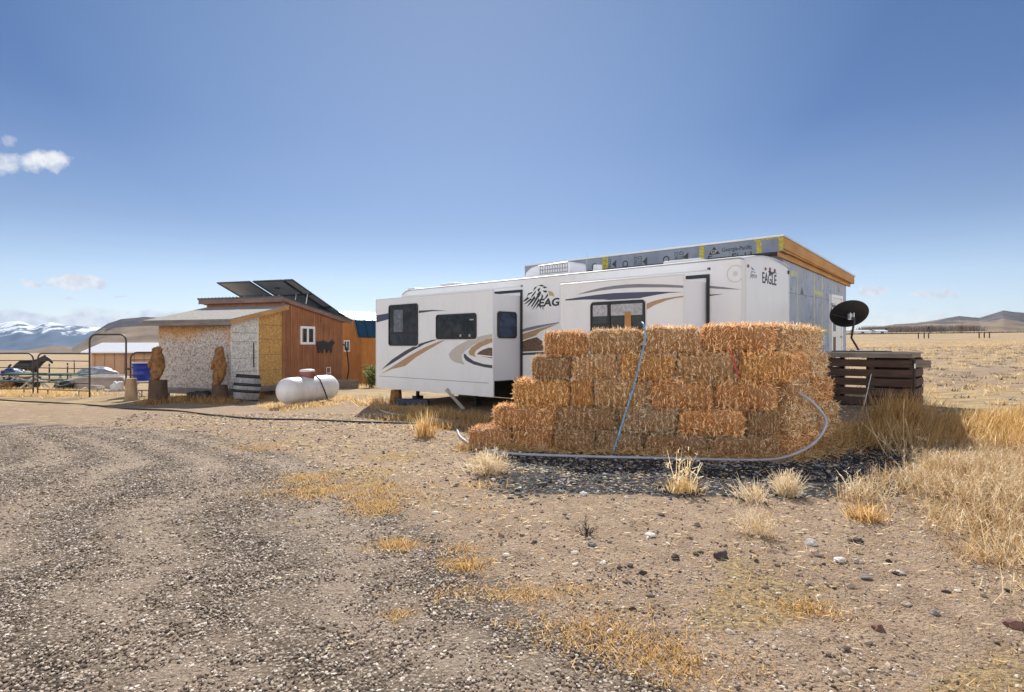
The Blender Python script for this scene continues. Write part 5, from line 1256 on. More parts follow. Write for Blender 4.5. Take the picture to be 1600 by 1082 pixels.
# fence posts in the paddock
for i, (px, Yq) in enumerate(((77, 40), (105.5, 42), (116, 55))):
    X = (px-CX)/FPX*Yq
    e = empty('fence_post', (X, Yq, gz(X, Yq)), 0, ['steel fence post just right of the horse\'s head', 'steel fence post midway along the second corral panel', 'farthest thin fence post left of the silver tarp'][i], 'fence post', 'paddock fence posts')
    MB().box(-.03, .03, -.03, .03, -.1, 1.25).build('shaft', m_rust, e); MB().box(-.05, .05, -.04, -.031, 1.0, 1.1).build('clip', m_metal, e)

# ------------------------------------------------------------------ pallet bin with dish
gpz = gz(8.73, 13.2)
PF = Fr((8.73, 13.2, gpz), (.763, -.646))
bin_ = empty('pallet_bin', PF.O, PF.rz, 'dark wooden bin made of old pallets, in the dry grass right of the bales', 'pallet bin')
Wp = -PF.on_y(1293, 600, 0)[0]; Dp = 1.35; Ht = 1.10
def slats(mb, x0, x1, zlist, h_, ax, c0, c1):
    for z_ in zlist:
        z_ += random.uniform(-.012, .012); x0 += random.uniform(-.012, .012); x1 += random.uniform(-.012, .004); c0 += random.uniform(-.004, .004)
        if ax == 'y': mb.box(x0, x1, c0, c1, z_, z_+h_)
        else: mb.box(c0, c1, x0, x1, z_, z_+h_)
zl = [.03, .245, .46, .675, .89]
mb = MB(); slats(mb, -Wp, 0, zl, .165, 'y', 0, .022); mb.build('front_panel', m_pallet, bin_)
mb = MB(); slats(mb, .10, Dp, zl, .17, 'x', -.0, .022); mb.build('side_panel', m_pallet, bin_)
mb = MB(); slats(mb, .10, Dp, zl, .17, 'x', -Wp-.022, -Wp); mb.build('side_panel', m_pallet, bin_)
mb = MB(); slats(mb, -Wp+.55, 0, zl, .19, 'y', Dp+.0, Dp+.022); mb.build('back_panel', m_pallet, bin_)
for (px_, py_) in ((-.09, .024), (-Wp*.5, .024), (-Wp, .024), (-.09, Dp-.09), (-Wp, Dp-.09)):
    MB().box(px_, px_+.09, py_, py_+.09, 0, Ht-.002).build('post', m_pallet, bin_)
MB().box(-.30, .10, -.03, -.001, Ht-.19, Ht-.03).build('end_block', m_palletg, bin_) if False else MB().box(.023, .30, -.02, .04, Ht-.20, Ht-.04).build('end_block', m_palletg, bin_)
# pallet laid on top as the lid
zt0 = Ht
mb = MB()
for xx_ in np.linspace(-Wp-.14, -.09, 3): mb.box(xx_, xx_+.05, -.08, Dp+.1, zt0, zt0+.10)
mb.build('stringer', m_palletg, bin_)
mb = MB()
for i in range(8):
    y_ = -.10+i*.198; mb.box(-Wp-.18, .02, y_, y_+.16, zt0+.102, zt0+.125)
mb.build('deck', m_palletl, bin_)
MB().box(-Wp-.18, -.045, -.125, -.102, zt0+.0, zt0+.10).build('deck_edge', m_palletg, bin_)
MB().box(-Wp*.95, -Wp*.3, .02, .75, zt0+.128, zt0+.15).build('sheet', simple('dark_sheet', (.05, .055, .07), .5), bin_)
# steel post and leaning rod
e = empty('steel_post', PF.world(.015, -.06, -.02), 0, 'thin steel T-post standing at the corner of the pallet bin', 'post'); MB().box(-.012, .012, -.012, .012, 0, 1.08).build('shaft', m_dkmetal, e); MB().box(-.02, .02, -.016, -.0125, .9, 1.0).build('clip', m_metal, e)
a = PF.on_y(1361, 585, -.05); c = PF.on_y(1350, 642, -.25)
o = MB().tube([PF.world(a[0], -.03, a[1]), PF.world(c[0], -.3, max(c[1], -.02))], .011, 6).build('iron_rod', m_metal); tagp(o, 'thin metal rod leaning on the front of the pallet bin', 'rod')
# satellite dish
yd = .35; xd, zd = PF.on_y(1341, 541, yd); 
dO = PF.world(xd, yd, zt0+.150)
dish = empty('satellite_dish', dO, 0, 'black satellite dish on a bent arm atop the pallet bin', 'satellite dish')
Yd = dO[1]
cxd = (1328-CX)/FPX*Yd-dO[0]; czd = EYE-(493.5-HY)*Yd/FPX-dO[2]
nrm = Vector((.22, 1.0, .86)).normalized()   # the dish looks up to the southern sky, away from the yard
q = nrm.to_track_quat('Z', 'Y').to_matrix().to_4x4()
Md = Matrix.Translation((cxd, 0, czd)) @ q
prf = [(.001, -.02)]+[(r_, -.02+.55*r_*r_) for r_ in (.08, .16, .24, .31, .37, .40)]
# elliptical pan: wide across, shorter up the slope, slightly rolled
roll = Matrix.Rotation(R(-18), 4, 'Z'); sc_ = Matrix.Diagonal((1.03, .98, 1, 1))
Mz = Matrix.Translation((cxd, 0, czd)) @ q @ sc_
mb = MB(); mb.lathe(prf+[(.405, .07), (.395, .075)]+[(r_, -.012+.55*r_*r_) for r_ in (.37, .31, .24, .16, .08, .001)], M=Mz, n=40); mb.build('reflector', m_black, dish)
bk = Mz @ Vector((0, 0, -.03))
mb = MB(); mb.tube([(0, 0, .0), (0, 0, .03), (-.05, 0, .12), (-.16, 0, .30), tuple(bk+Vector((.04, -.10, -.10))), tuple(bk+Vector((.02, -.08, -.02)))], .024, 8); mb.build('mast', m_dkmetal, dish)
mb = MB(); mb.box(-.13, .13, -.10, .10, 0, .012); mb.build('base_plate', m_metal, dish)
mb = MB(); mb.box(-.07, .07, -.05, .01, -.08, .06, Matrix.Translation(bk)); mb.box(-.05, -.03, -.09, -.05, -.06, .08, Matrix.Translation(bk)); mb.box(.03, .05, -.09, -.05, -.06, .08, Matrix.Translation(bk)); mb.build('bracket', m_metal, dish)
tipw = Mz @ Vector((.30, .10, .33)); mb = MB(); mb.tube([tuple(bk+Vector((0, .0, -.06))), tuple(Mz @ Vector((.41, .02, .05))), tuple(tipw)], .012, 6); mb.build('feed_arm', m_dkmetal, dish)
MB().box(-.035, .035, -.05, .05, -.03, .03, Matrix.Translation(tipw)).build('receiver', m_trim, dish, bevel=.008)
#MARK_D
# ------------------------------------------------------------------ gravel, stones, litter
def in_view(P, m=1.06, extra=1.2):
    t = (P[:, 0])/np.maximum(P[:, 1], .1)
    return (np.abs(t) < .842*m+extra/np.maximum(P[:, 1], .1)) & (P[:, 1] > 1.8)
def scatter_xy(n, x0, x1, y0, y1, r): return np.stack([r.uniform(x0, x1, n), r.uniform(y0, y1, n)], 1)
def put_z(P2, dz=0.0): return np.concatenate([P2, (gz_np(P2[:, 0], P2[:, 1])+dz)[:, None]], 1)
r = np.random.default_rng(31)
parts = []
for (y0, y1, dens, s0, s1) in ((2.0, 4.6, 3600, .007, .022), (4.6, 7.5, 1900, .009, .026), (7.5, 12.5, 420, .014, .032)):
    n = int(dens*(y1-y0)*(1.9*y1+2)); P = scatter_xy(n, -.95*y1-1, .95*y1+1, y0, y1, r); 
    g = m_gravel(P[:, 0], P[:, 1])
    nz = .5+.5*np.sin(P[:, 0]*2.1+1.3*np.sin(P[:, 1]*1.7))*np.sin(P[:, 1]*2.6+P[:, 0]*.6)
    nb_ = .5+.5*np.sin(P[:, 0]*.9+4)*np.sin(P[:, 1]*1.3+P[:, 0]*.5)
    tr_ = track(P[:, 0], P[:, 1]); keep = r.uniform(0, 1, n) < np.clip(g*(.45+.6*tr_+.2*nz)+(1-g)*(.035+.22*nb_**2*np.exp(-np.abs(P[:, 0]-edge_x(P[:, 1])-.9)/1.3)), 0, 1)
    P = P[keep]; P = P[in_view(P)]
    sz_ = r.uniform(s0, s1, len(P))*(1+.5*(r.uniform(0, 1, len(P)) > .93))
    parts.append(stones(put_z(P, .002), sz_, .62, r))
V, F, T = cat(parts); o = np_mesh('gravel', V, F, m_stone, tint=T); tagp(o, 'loose grey gravel on the drive', 'gravel', kind='stuff')
print('gravel faces', len(F))
# coarse stones round the foot of the bales, shade painted into their dark colour
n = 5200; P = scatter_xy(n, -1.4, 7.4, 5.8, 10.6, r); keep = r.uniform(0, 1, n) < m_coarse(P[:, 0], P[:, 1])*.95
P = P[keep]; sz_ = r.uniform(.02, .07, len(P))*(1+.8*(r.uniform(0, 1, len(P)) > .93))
V, F, T = stones(put_z(P, .004), sz_, .5, r, tint=r.uniform(0, 1, len(P))**1.8); o = np_mesh('river_stones', V, F, tinted('shade_dark_stone', [(0, (.022, .022, .026)), (.6, (.11, .11, .12)), (1, (.42, .41, .41))], .8), tint=T); tagp(o, 'coarse grey stones in the shade round the bales', 'stones', kind='stuff')
# small stones over the bare dirt
n = 26000; P = scatter_xy(n, -9, 10, 2.2, 15, r); g = m_gravel(P[:, 0], P[:, 1]); P = P[(r.uniform(0, 1, n) > g*.9)]; P = P[in_view(P)]
sz_ = .009+.05*r.uniform(0, 1, len(P))**7+.0014*P[:, 1]
V, F, T = stones(put_z(P, .003), sz_, .55, r, tint=np.clip(r.normal(.45, .33, len(P)), 0, 1)); o = np_mesh('pebbles', V, F, m_stone, tint=T); tagp(o, 'small pebbles strewn over the bare dirt', 'pebbles', kind='stuff')
# bits of straw and dead stalks lying flat
n = 9500; P = np.concatenate([scatter_xy(n, -5, 8, 2.2, 8, r), scatter_xy(7000, -8, 6, 8, 15, r)]); P = P[in_view(P)]
g = m_gravel(P[:, 0], P[:, 1]); P = P[r.uniform(0, 1, len(P)) > g*.93]
D = r.normal(0, 1, (len(P), 3)); D[:, 2] = np.abs(D[:, 2])*.08; D = unit(D)
V, F, T = blades(put_z(P, .008), D, r.uniform(.02, .065, len(P)), .003+.0005*P[:, 1], tip=.6, r_=r, bend=.5, tint=np.clip(r.normal(.8, .2, len(P)), 0, 1))
o = np_mesh('straw_litter', V, F, m_grass, tint=T); tagp(o, 'bits of straw scattered over the dirt', 'straw', kind='stuff')

# single rocks one can point to
m_rock = {}
for nm_, c in (('dark', (.075, .055, .05)), ('white', (.66, .62, .57)), ('tan', (.40, .31, .24)), ('red', (.20, .10, .075)), ('grey', (.22, .20, .19))):
    m_rock[nm_] = simple('rock_'+nm_, c, .9, nscale=14, var=.35, bump=.7, bscale=30)
ROCKS = [(1127, 871, 21, 'dark', 'dark angular rock on the open dirt, the right one of a pair'), (1055, 873, 16, 'dark', 'dark angular rock on the open dirt, the left one of a pair'),
         (1267, 852, 18, 'white', 'round white stone on the dirt right of the airy weed'), (1311, 877, 20, 'white', 'flat white stone below and right of the round white one'), (1277, 868, 17, 'tan', 'tan rock just below the round white stone'),
         (1340, 879, 17, 'tan', 'flat tan rock to the right of the flat white stone'), (1182, 878, 10, 'dark', 'little dark stone between the dark rocks and white stones'), (1353, 904, 17, 'grey', 'grey slab of rock below the flat stones'),
         (1372, 984, 20, 'red', 'reddish wedge-shaped rock low in the foreground'), (1584, 980, 26, 'red', 'red-brown rock at the right edge of the foreground'), (1415, 946, 17, 'tan', 'flat pale rock near the edge of the weeds'),
         (1017, 838, 18, 'white', 'whitish flat rock in the middle of the dirt'), (925, 853, 13, 'grey', 'grey stone below the small dead sprig'), (912, 774, 13, 'white', 'pale stone on the dirt in front of the strap'),
         (1341, 847, 13, 'dark', 'dark stone right of the round white stone'), (1089, 822, 11, 'grey', 'small grey rock up the dirt from the dark pair'), (1033, 806, 12, 'dark', 'small dark flat rock below the tall stalks'), (1005, 897, 12, 'dark', 'dark pebble-like rock left below the dark pair'), (1460, 960, 15, 'grey', 'grey stone among the lower weeds'), (1407, 896, 11, 'white', 'tiny white stone beside the weeds')]
for i, (px, py, s_, c_, lab) in enumerate(ROCKS):
    X, Y, Z = ground_at(px, py); rad = s_/FPX*Y*.5
    o = lump('rock', X, Y, Z+rad*.22, rad*1.05, rad*.8, rad*(.75 if 'flat' not in lab and 'slab' not in lab else .4), m_rock[c_], lab, 'rock', seed=i*3.7, rz_=i*1.3, rough=.5, sub=2, group='rocks on the dirt')

# ------------------------------------------------------------------ grasses and weeds
def clump(P2, n, h0, h1, spread, lean, r, wid, bend=.35, seg=3, col=(.55, .25), base_r=.05, ground_=True):
    """n blades fanning out from around each base point in P2"""
    B = np.repeat(P2, n, 0); m = len(B); B = B+r.normal(0, base_r, (m, 2))
    P = put_z(B, -.01); D = np.stack([r.normal(lean[0], spread, m), r.normal(lean[1], spread, m), np.ones(m)], 1); D = unit(D)
    Lg = r.uniform(h0, h1, m)
    return blades(P, D, Lg, np.full(m, wid)*r.uniform(.7, 1.3, m), bend=bend, seg=seg, tip=.2, r_=r, tint=np.clip(r.normal(col[0], col[1], m), 0, 1))
def twiggy(P2, n, h0, h1, spread, r, wid, twigs=7, col=(.6, .25), base_r=.03, lean=(0, 0)):
    B = np.repeat(P2, n, 0); m = len(B); B = B+r.normal(0, base_r, (m, 2)); P = put_z(B, -.01)
    D = unit(np.stack([r.normal(lean[0], spread, m), r.normal(lean[1], spread, m), np.ones(m)], 1)); Lg = r.uniform(h0, h1, m); t = np.clip(r.normal(col[0], col[1], m), 0, 1)
    a = blades(P, D, Lg, np.full(m, wid), bend=.2, seg=2, tip=.5, r_=r, tint=t)
    f = r.uniform(.25, 1.0, (m, twigs)); Q = (P[:, None]+D[:, None]*(Lg[:, None]*f)[..., None]).reshape(-1, 3)
    D2 = unit(np.repeat(D, twigs, 0)+r.normal(0, .75, (m*twigs, 3)))
    b_ = blades(Q, D2, r.uniform(.02, .075, m*twigs)*(.5+h1), np.full(m*twigs, wid*.9), bend=.8, seg=2, tip=.9, r_=r, tint=np.clip(np.repeat(t, twigs)+r.normal(.1, .15, m*twigs), 0, 1))
    return cat([a, b_])
def tuft(name, px, py, parts_fn, m_, label, group=None, cat_='grass tuft'):
    X, Y, Z = ground_at(px, py); V, F, T = parts_fn(np.array([[X, Y]])); V = V-np.array([X, Y, Z])
    o = np_mesh(name, V, F, m_, tint=T, loc=(X, Y, Z)); return tagp(o, label, cat_, group)
r = np.random.default_rng(77)
GT = 'dry tufts on the open ground'
tuft('weed_tuft', 764, 740, lambda B: cat([twiggy(B, 170, .16, .36, .75, r, .007, 5, (.75, .2), .09), clump(B, 60, .2, .38, .35, (0, 0), r, .009, col=(.8, .15), base_r=.08)]), m_pgrass, 'rounded pale tuft on the sunny bank left of the bale shadow', GT)
tuft('grass_tuft', 664, 683, lambda B: clump(B, 170, .18, .56, .24, (-.05, 0), r, .011, col=(.5, .22), base_r=.09), m_grass, 'golden grass tuft at the edge of the trailer shadow', GT)
tuft('grass_tuft', 1068, 768, lambda B: cat([clump(B, 200, .08, .22, .45, (0, 0), r, .008, col=(.6, .2), base_r=.085), twiggy(B, 17, .28, .48, .26, r, .010, 6, (.85, .1), .07)]), m_grass, 'tuft with tall curled stalks standing before the bales', GT)
tuft('weed_tuft', 1230, 776, lambda B: cat([clump(B, 240, .14, .34, .55, (0, 0), r, .010, col=(.85, .15), base_r=.035), twiggy(B, 40, .15, .33, .6, r, .009, 4, (.8, .15), .03)]), m_pgrass, 'small pale fan-shaped tuft at the rim of the bale shadow', GT)
tuft('weed_tuft', 1178, 782, lambda B: cat([clump(B, 60, .10, .28, .35, (-.1, 0), r, .009, col=(.8, .15), base_r=.08), twiggy(B, 30, .1, .22, .6, r, .007, 4, (.6, .2), .06)]), m_pgrass, 'thin pale sprigs left of the fan-shaped tuft', GT)
tuft('weed_tuft', 1184, 836, lambda B: twiggy(B, 64, .12, .34, .6, r, .0042, 8, (.6, .25), .04), m_pgrass, 'airy see-through weed on the dirt above the flat stones', GT)
tuft('weed_tuft', 1345, 780, lambda B: cat([twiggy(B, 34, .15, .36, .4, r, .008, 6, (.75, .2), .08), clump(B, 130, .1, .22, .5, (0, 0), r, .009, col=(.4, .2), base_r=.1)]), m_pgrass, 'weed with curly seed heads at the left rim of the weed mass', GT)
tuft('grass_tuft', 1352, 812, lambda B: clump(B, 220, .08, .24, .5, (0, 0), r, .007, col=(.45, .2), base_r=.07), m_grass, 'low golden tuft just below the weed with curly seed heads', GT)
tuft('dead_sprig', 919, 836, lambda B: twiggy(B, 18, .05, .2, .7, r, .006, 5, (.15, .1), .03), m_brush, 'small dead dark sprig in the middle of the dirt', GT)
tuft('grass_tuft', 1400, 668, lambda B: clump(B, 700, .35, .75, .30, (.25, 0), r, .012, col=(.35, .2), base_r=.22), m_grass, 'tall golden grass leaning at the foot of the pallet bin', GT)
tuft('grass_tuft', 745, 762, lambda B: clump(B, 90, .04, .12, .7, (0, 0), r, .006, col=(.4, .2), base_r=.12), m_grass, 'low flattened golden tuft just below the rounded pale one', GT)
tuft('grass_tuft', 583, 632, lambda B: clump(B, 300, .12, .34, .6, (-.3, 0), r, .016, col=(.6, .2), base_r=.30), m_grass, 'pale grass clump by the rear corner of the trailer', GT)
# arching tall stems at the left end of the grass mass
tuft('tall_stems', 1412, 712, lambda B: cat([clump(B, 13, .5, .85, .34, (-.15, 0), r, .012, bend=.7, seg=4, col=(.40, .15), base_r=.10), twiggy(B, 22, .25, .45, .5, r, .010, 5, (.6, .2), .14)]), m_pgrass, 'tall arching pale stems at the left end of the weed mass', GT)
# golden grass mass
P = scatter_xy(1500, 4.5, 14.5, 8.4, 12.6, r)
lim = np.interp(P[:, 0], [5, 5.6, 6.5, 9, 14], [0, .3, 1, 1, .8]); yc_ = np.interp(P[:, 0], [5, 7, 10, 14], [10.6, 9.9, 10.2, 10.6]); wdy = np.interp(P[:, 0], [5, 7, 10, 14], [.6, 1.0, 1.35, 1.3])
P = P[(r.uniform(0, 1, len(P)) < lim) & (np.abs(P[:, 1]-yc_) < wdy)]
V, F, T = clump(P, 30, .14, .44, .42, (.25, -.1), r, .011, col=(.42, .22), base_r=.10)
o = np_mesh('golden_grass', V, F, m_grass, tint=T); tagp(o, 'dense golden grass in front of the pallet bin', 'grass', kind='stuff')
# pale weed mass in the right foreground
P = scatter_xy(10500, 2.8, 10.5, 3.0, 9.3, r); k_ = m_thick(P[:, 0], P[:, 1])
dens = np.clip(.22+.78*sstep(4.7, 6.0, P[:, 1])*sstep(0, .8, P[:, 0]-np.interp(P[:, 1], [4, 5, 6.5, 8, 9.3], [3.4, 3.5, 4.1, 5.3, 6.0])), 0, 1)
pn = .5+.5*np.sin(P[:, 0]*3.3+2*np.sin(P[:, 1]*2.3))*np.sin(P[:, 1]*3.9+1.1*np.sin(P[:, 0]*1.8))
P = P[(r.uniform(0, 1, len(P)) < k_*dens*(.16+1.0*pn**1.3))]; P = P[in_view(P, 1.1, .8)]
ht = np.where(r.uniform(0, 1, len(P)) < .5, 1, 0)
V1 = twiggy(P[ht == 1], 21, .08, .29, .65, r, .0058, 6, (.48, .32), .12); V2 = clump(P[ht == 0], 40, .05, .25, .60, (0, 0), r, .0065, bend=.75, col=(.36, .30), base_r=.12)
V3 = clump(P[ht == 0][::2], 26, .05, .22, .65, (0, 0), r, .0065, bend=.7, col=(.30, .25), base_r=.14)
o = np_mesh('golden_undergrowth', *V3[:2], m_grass, tint=V3[2]); tagp(o, 'golden blades low in the right foreground weeds', 'grass', kind='stuff')
o = np_mesh('pale_weeds', *V1[:2], m_pgrass, tint=V1[2]); tagp(o, 'tangled pale weeds covering the right foreground', 'weeds', kind='stuff')
o = np_mesh('weedy_grass', *V2[:2], m_pgrass, tint=V2[2]); tagp(o, 'dry grass mixed in the right foreground weeds', 'grass', kind='stuff')
print('weeds', len(V1[1]), len(V2[1]))
# short thin turf: golden patches on the bank and by the drive
P = scatter_xy(16000, -6, 7, 2.2, 11, r); g = np.maximum(m_golden(P[:, 0], P[:, 1]), .55*sstep(2.4, 4.5, P[:, 0])*sstep(5.4, 4.0, P[:, 1])*(.5+.5*np.sin(P[:, 0]*4)*np.sin(P[:, 1]*5)))
P = P[(r.uniform(0, 1, len(P)) < g*.42)]; P = P[in_view(P)]
V, F, T = clump(P, 9, .02, .085, .9, (0, 0), r, .0045, col=(.42, .22), base_r=.05, seg=2)
o = np_mesh('short_turf', V, F, m_grass, tint=T); tagp(o, 'thin patches of short golden turf', 'grass', kind='stuff')
# specific golden patches seen on the drive's edge
for (px, py, sx_, sy_, n_) in ((530, 765, .85, .55, 700), (480, 745, .5, .4, 260), (585, 790, .35, .35, 260), (622, 850, .22, .16, 140), (608, 826, .2, .1, 60), (725, 884, .18, .14, 130), (623, 960, .07, .05, 30), (790, 925, .5, .15, 200), (930, 985, .5, .3, 260), (720, 855, .2, .15, 100)):
    pass
rows_ = [((px, py), sx_, sy_, n_) for (px, py, sx_, sy_, n_) in ((530, 768, .75, .45, 800), (482, 748, .45, .35, 300), (587, 792, .30, .35, 300), (622, 852, .20, .14, 170), (725, 884, .18, .12, 150), (623, 962, .06, .05, 40), (800, 930, .5, .14, 240), (935, 990, .45, .25, 300), (1060, 1040, .4, .2, 240), (1265, 955, .25, .15, 120), (400, 700, .8, .5, 260), (730, 860, .16, .12, 60))]
PP = []
for (c_, sx_, sy_, n_) in rows_:
    X, Y, Z = ground_at(*c_); n_ = int(n_*.5); PP.append(np.stack([r.normal(X, sx_*.5, n_), r.normal(Y, sy_*.5, n_)], 1))
P = np.concatenate(PP); V, F, T = clump(P, 10, .015, .07, .9, (0, 0), r, .0048, col=(.40, .2), base_r=.045, seg=2)
o = np_mesh('turf_patches', V, F, m_grass, tint=T); tagp(o, 'golden turf patches along the edge of the gravel', 'grass', kind='stuff')
# grass in the yard: under the trailer, round the shed, tank and corral
def yard(pts, sx_, n_, h_, col_):
    L_ = []
    for (px, py) in pts:
        X, Y, Z = ground_at(px, py); L_.append(np.stack([r.normal(X, sx_, n_), r.normal(Y, sx_*.8, n_)], 1))
    P = np.concatenate(L_); return clump(P, 12, h_*.3, h_, .5, (0, 0), r, .012, col=col_, base_r=.08, seg=2)
Y1 = yard([(620, 640), (660, 645), (700, 650), (735, 655), (640, 655), (690, 668), (760, 660), (770, 675)], .38, 34, .22, (.35, .2))
Y2 = yard([(425, 636), (450, 640), (500, 634), (530, 626), (480, 636), (555, 606), (590, 605)], .25, 30, .20, (.6, .2))
Y3 = yard([(290, 627), (320, 628), (350, 630), (370, 625), (400, 622), (240, 632), (410, 615)], .3, 26, .30, (.25, .2))
Y4 = yard([(10, 618), (40, 618), (75, 616), (105, 616), (130, 618), (20, 612), (60, 612)], .55, 40, .24, (.6, .2))
V, F, T = cat([Y1, Y2, Y3, Y4]); o = np_mesh('yard_grass', V, F, m_grass, tint=T); tagp(o, 'dry grass round the shed, tank, corral and trailer', 'grass', kind='stuff')
# field tussocks
P = scatter_xy(9000, 5, 75, 11, 85, r); nzf = .5+.5*np.sin(P[:, 0]*.35+2*np.sin(P[:, 1]*.21))*np.sin(P[:, 1]*.5+P[:, 0]*.13)
P = P[(r.uniform(0, 1, len(P)) < .25+.6*nzf) & (P[:, 0]/P[:, 1] > .45) & (P[:, 0]/P[:, 1] < .92)]
V, F, T = clump(P, 12, .05, .17, .85, (0, 0), r, .022, col=(.55, .28), base_r=.13, seg=2)
o = np_mesh('field_tussocks', V, F, m_grass, tint=T); tagp(o, 'low dry tussocks over the field', 'grass', kind='stuff')
P = scatter_xy(1500, 6, 60, 14, 60, r); P = P[(P[:, 0]/P[:, 1] > .5) & (P[:, 0]/P[:, 1] < .92)]
V, F, T = clump(P, 16, .03, .15, .9, (0, 0), r, .02, col=(.3, .25), base_r=.10, seg=2)
o = np_mesh('field_scrub', V, F, m_brush, tint=T); tagp(o, 'scattered low brown scrub over the field', 'scrub', kind='stuff')

# shrubs by the barn and shed
def leafy(name, px, py, h_, w_, n_, m_, label, twm=None, leaf=.05, cat_='shrub', r=r):
    X, Y, Z = ground_at(px, py); e = empty(name, (X, Y, Z), 0, label, cat_)
    P = np.stack([r.normal(0, .05, 30), r.normal(0, .05, 30), np.zeros(30)], 1); D = unit(np.stack([r.normal(0, .5, 30)*w_/h_, r.normal(0, .5, 30)*w_/h_, np.ones(30)], 1))
    V, F, T = blades(P, D, r.uniform(.5, 1, 30)*h_, np.full(30, .02), r_=r, bend=.3); np_mesh('stems', V, F, twm or m_brush, parent=e, tint=T)
    pr_ = r.integers(0, 30, n_); f = r.uniform(.25, 1, n_); Q = P[pr_]+D[pr_]*(f*h_*.85)[:, None]+r.normal(0, .07*h_, (n_, 3))
    Q[:, 2] = np.maximum(Q[:, 2], .03); V, F, T = blades(Q, unit(r.normal(0, 1, (n_, 3))), r.uniform(.5, 1.2, n_)*leaf, np.full(n_, leaf*.55), r_=r, tip=.3, bend=.3)
    np_mesh('foliage', V, F, m_, parent=e, tint=T); return e
leafy('green_shrub', 581, 606, 1.05, .55, 900, m_green, 'yellow-green leafy shrub beside the rear corner of the trailer', leaf=.09)
leafy('bare_bush', 557, 590, 1.25, .9, 900, m_brush, 'dark bare bush in front of the orange barn wall', leaf=.08)
leafy('dry_bush', 515, 606, 1.0, .8, 600, m_pgrass, 'pale dry bush against the board wall under the bear silhouettes', leaf=.05)
X, Y, Z = SF.world(.22, yR-1.25, .45)
e = empty('white_frame', (X, Y, Z), SF.rz, 'small white open frame leaning at the foot of the board wall', 'frame')
mb = MB()
for zz in (0, .22, .44): mb.box(-.01, .01, -.14, .14, zz, zz+.03)
for yy in (-.14, .115): mb.box(-.0095, .0095, yy, yy+.025, .031, .44)
mb.build('bars', m_trim, e)

# things lying under the trailer's first slide-out
def gpt(px, py): return ground_at(px, py)
X, Y, Z = gpt(619, 636); Yd_ = 17.8; X = (619-CX)/FPX*Yd_
e = empty('wood_round', (X, Yd_, 0), .4, 'orange-brown split log upright under the rear corner of the trailer', 'log')
stump(None, .16, .36, 2.2, 12).build('log', m_carve, e)
Yd_ = 15.9; X = (711-CX)/FPX*Yd_
M_ = Matrix.Rotation(R(48), 4, 'Y'); o = MB().box(-.35, .35, -.05, .05, -.04, .04, M_).build('timber_block', m_palletl); o.location = (X, Yd_, .26); tagp(o, 'short leaning timber block under the trailer', 'timber')
Yd_ = 17.0; X = (645-CX)/FPX*Yd_
o = MB().box(-.45, .45, -.15, .15, 0, .16).build('dark_bin', simple('dark_blue_bin', (.02, .03, .07), .5), bevel=.03); o.location = (X, Yd_, 0.01); tagp(o, 'low dark blue bin in the shade under the trailer', 'bin')
X, Y, Z = gpt(300, 628)
o = lump('black_bag', X+.1, Y+.4, Z+.14, .45, .25, .2, m_black, 'black plastic bag under the edge of the lean-to between the carved bears', 'bag', seed=9, rough=.6, sub=3)

# ------------------------------------------------------------------ far right: trees, sheds, posts
def far_pt(px, py, Y): return ((px-CX)/FPX*Y, Y, EYE-(py-HY)*Y/FPX)
def conifer(px, pyt, Y, label):
    X = (px-CX)/FPX*Y; Z = gz(X, Y); H = EYE-(pyt-HY)*Y/FPX-Z; e = empty('conifer', (X, Y, Z), 0, label, 'conifer', 'dark conifers by the far farm')
    MB().tube([(0, 0, 0), (0, 0, H*.9)], [H*.03, H*.01], 6).build('trunk', m_stump, e)
    n_ = 500; f = r.uniform(.08, 1, n_); a = r.uniform(0, 6.283, n_); rad = H*.24*(1-f)**.8*r.uniform(.4, 1.1, n_)
    P = np.stack([rad*np.cos(a), rad*np.sin(a), f*H], 1); D = unit(np.stack([np.cos(a), np.sin(a), -r.uniform(0, .5, n_)], 1))
    V, F, T = blades(P, D, np.full(n_, H*.09), np.full(n_, H*.05), r_=r, tip=.2); np_mesh('crown', V, F, simple('conifer_green', (.025, .04, .025), .9), parent=e, tint=T)
conifer(1384, 512.5, 330, 'dark conifer standing just right of the pale farm sheds'); conifer(1373, 515.0, 340, 'squat dark conifer between the pale farm sheds')
conifer(1451, 510, 330, 'pointed dark conifer in the tree line, left of a close pair'); conifer(1461, 510.5, 345, 'broader dark conifer in the tree line, right of a close pair'); conifer(1406, 517, 330, 'smallest dark conifer in the far tree line')
X, Y, Z = (1502-CX)/FPX*300, 300, gz((1502-CX)/FPX*300, 300); H = EYE-(506-HY)*300/FPX-Z
e = empty('bare_tree', (X, Y, Z), 0, 'round-crowned bare tree standing alone before the far hills', 'tree')
MB().tube([(0, 0, 0), (0, 0, H*.4), (.1, 0, H*.7)], [H*.05, H*.035, H*.015], 7).build('trunk', m_stump, e)
n_ = 900; D = unit(r.normal(0, 1, (n_, 3))*np.array([1.2, 1.2, 1])+np.array([0, 0, .5])); P = np.tile(np.array([[0, 0, H*.42]]), (n_, 1))+D*r.uniform(0, .35, (n_, 1))*H
V, F, T = blades(P, unit(D+r.normal(0, .4, (n_, 3))), r.uniform(.08, .2, n_)*H, np.full(n_, .09), r_=r); np_mesh('crown', V, F, simple('bare_twigs', (.27, .2, .15), .9), parent=e, tint=T)
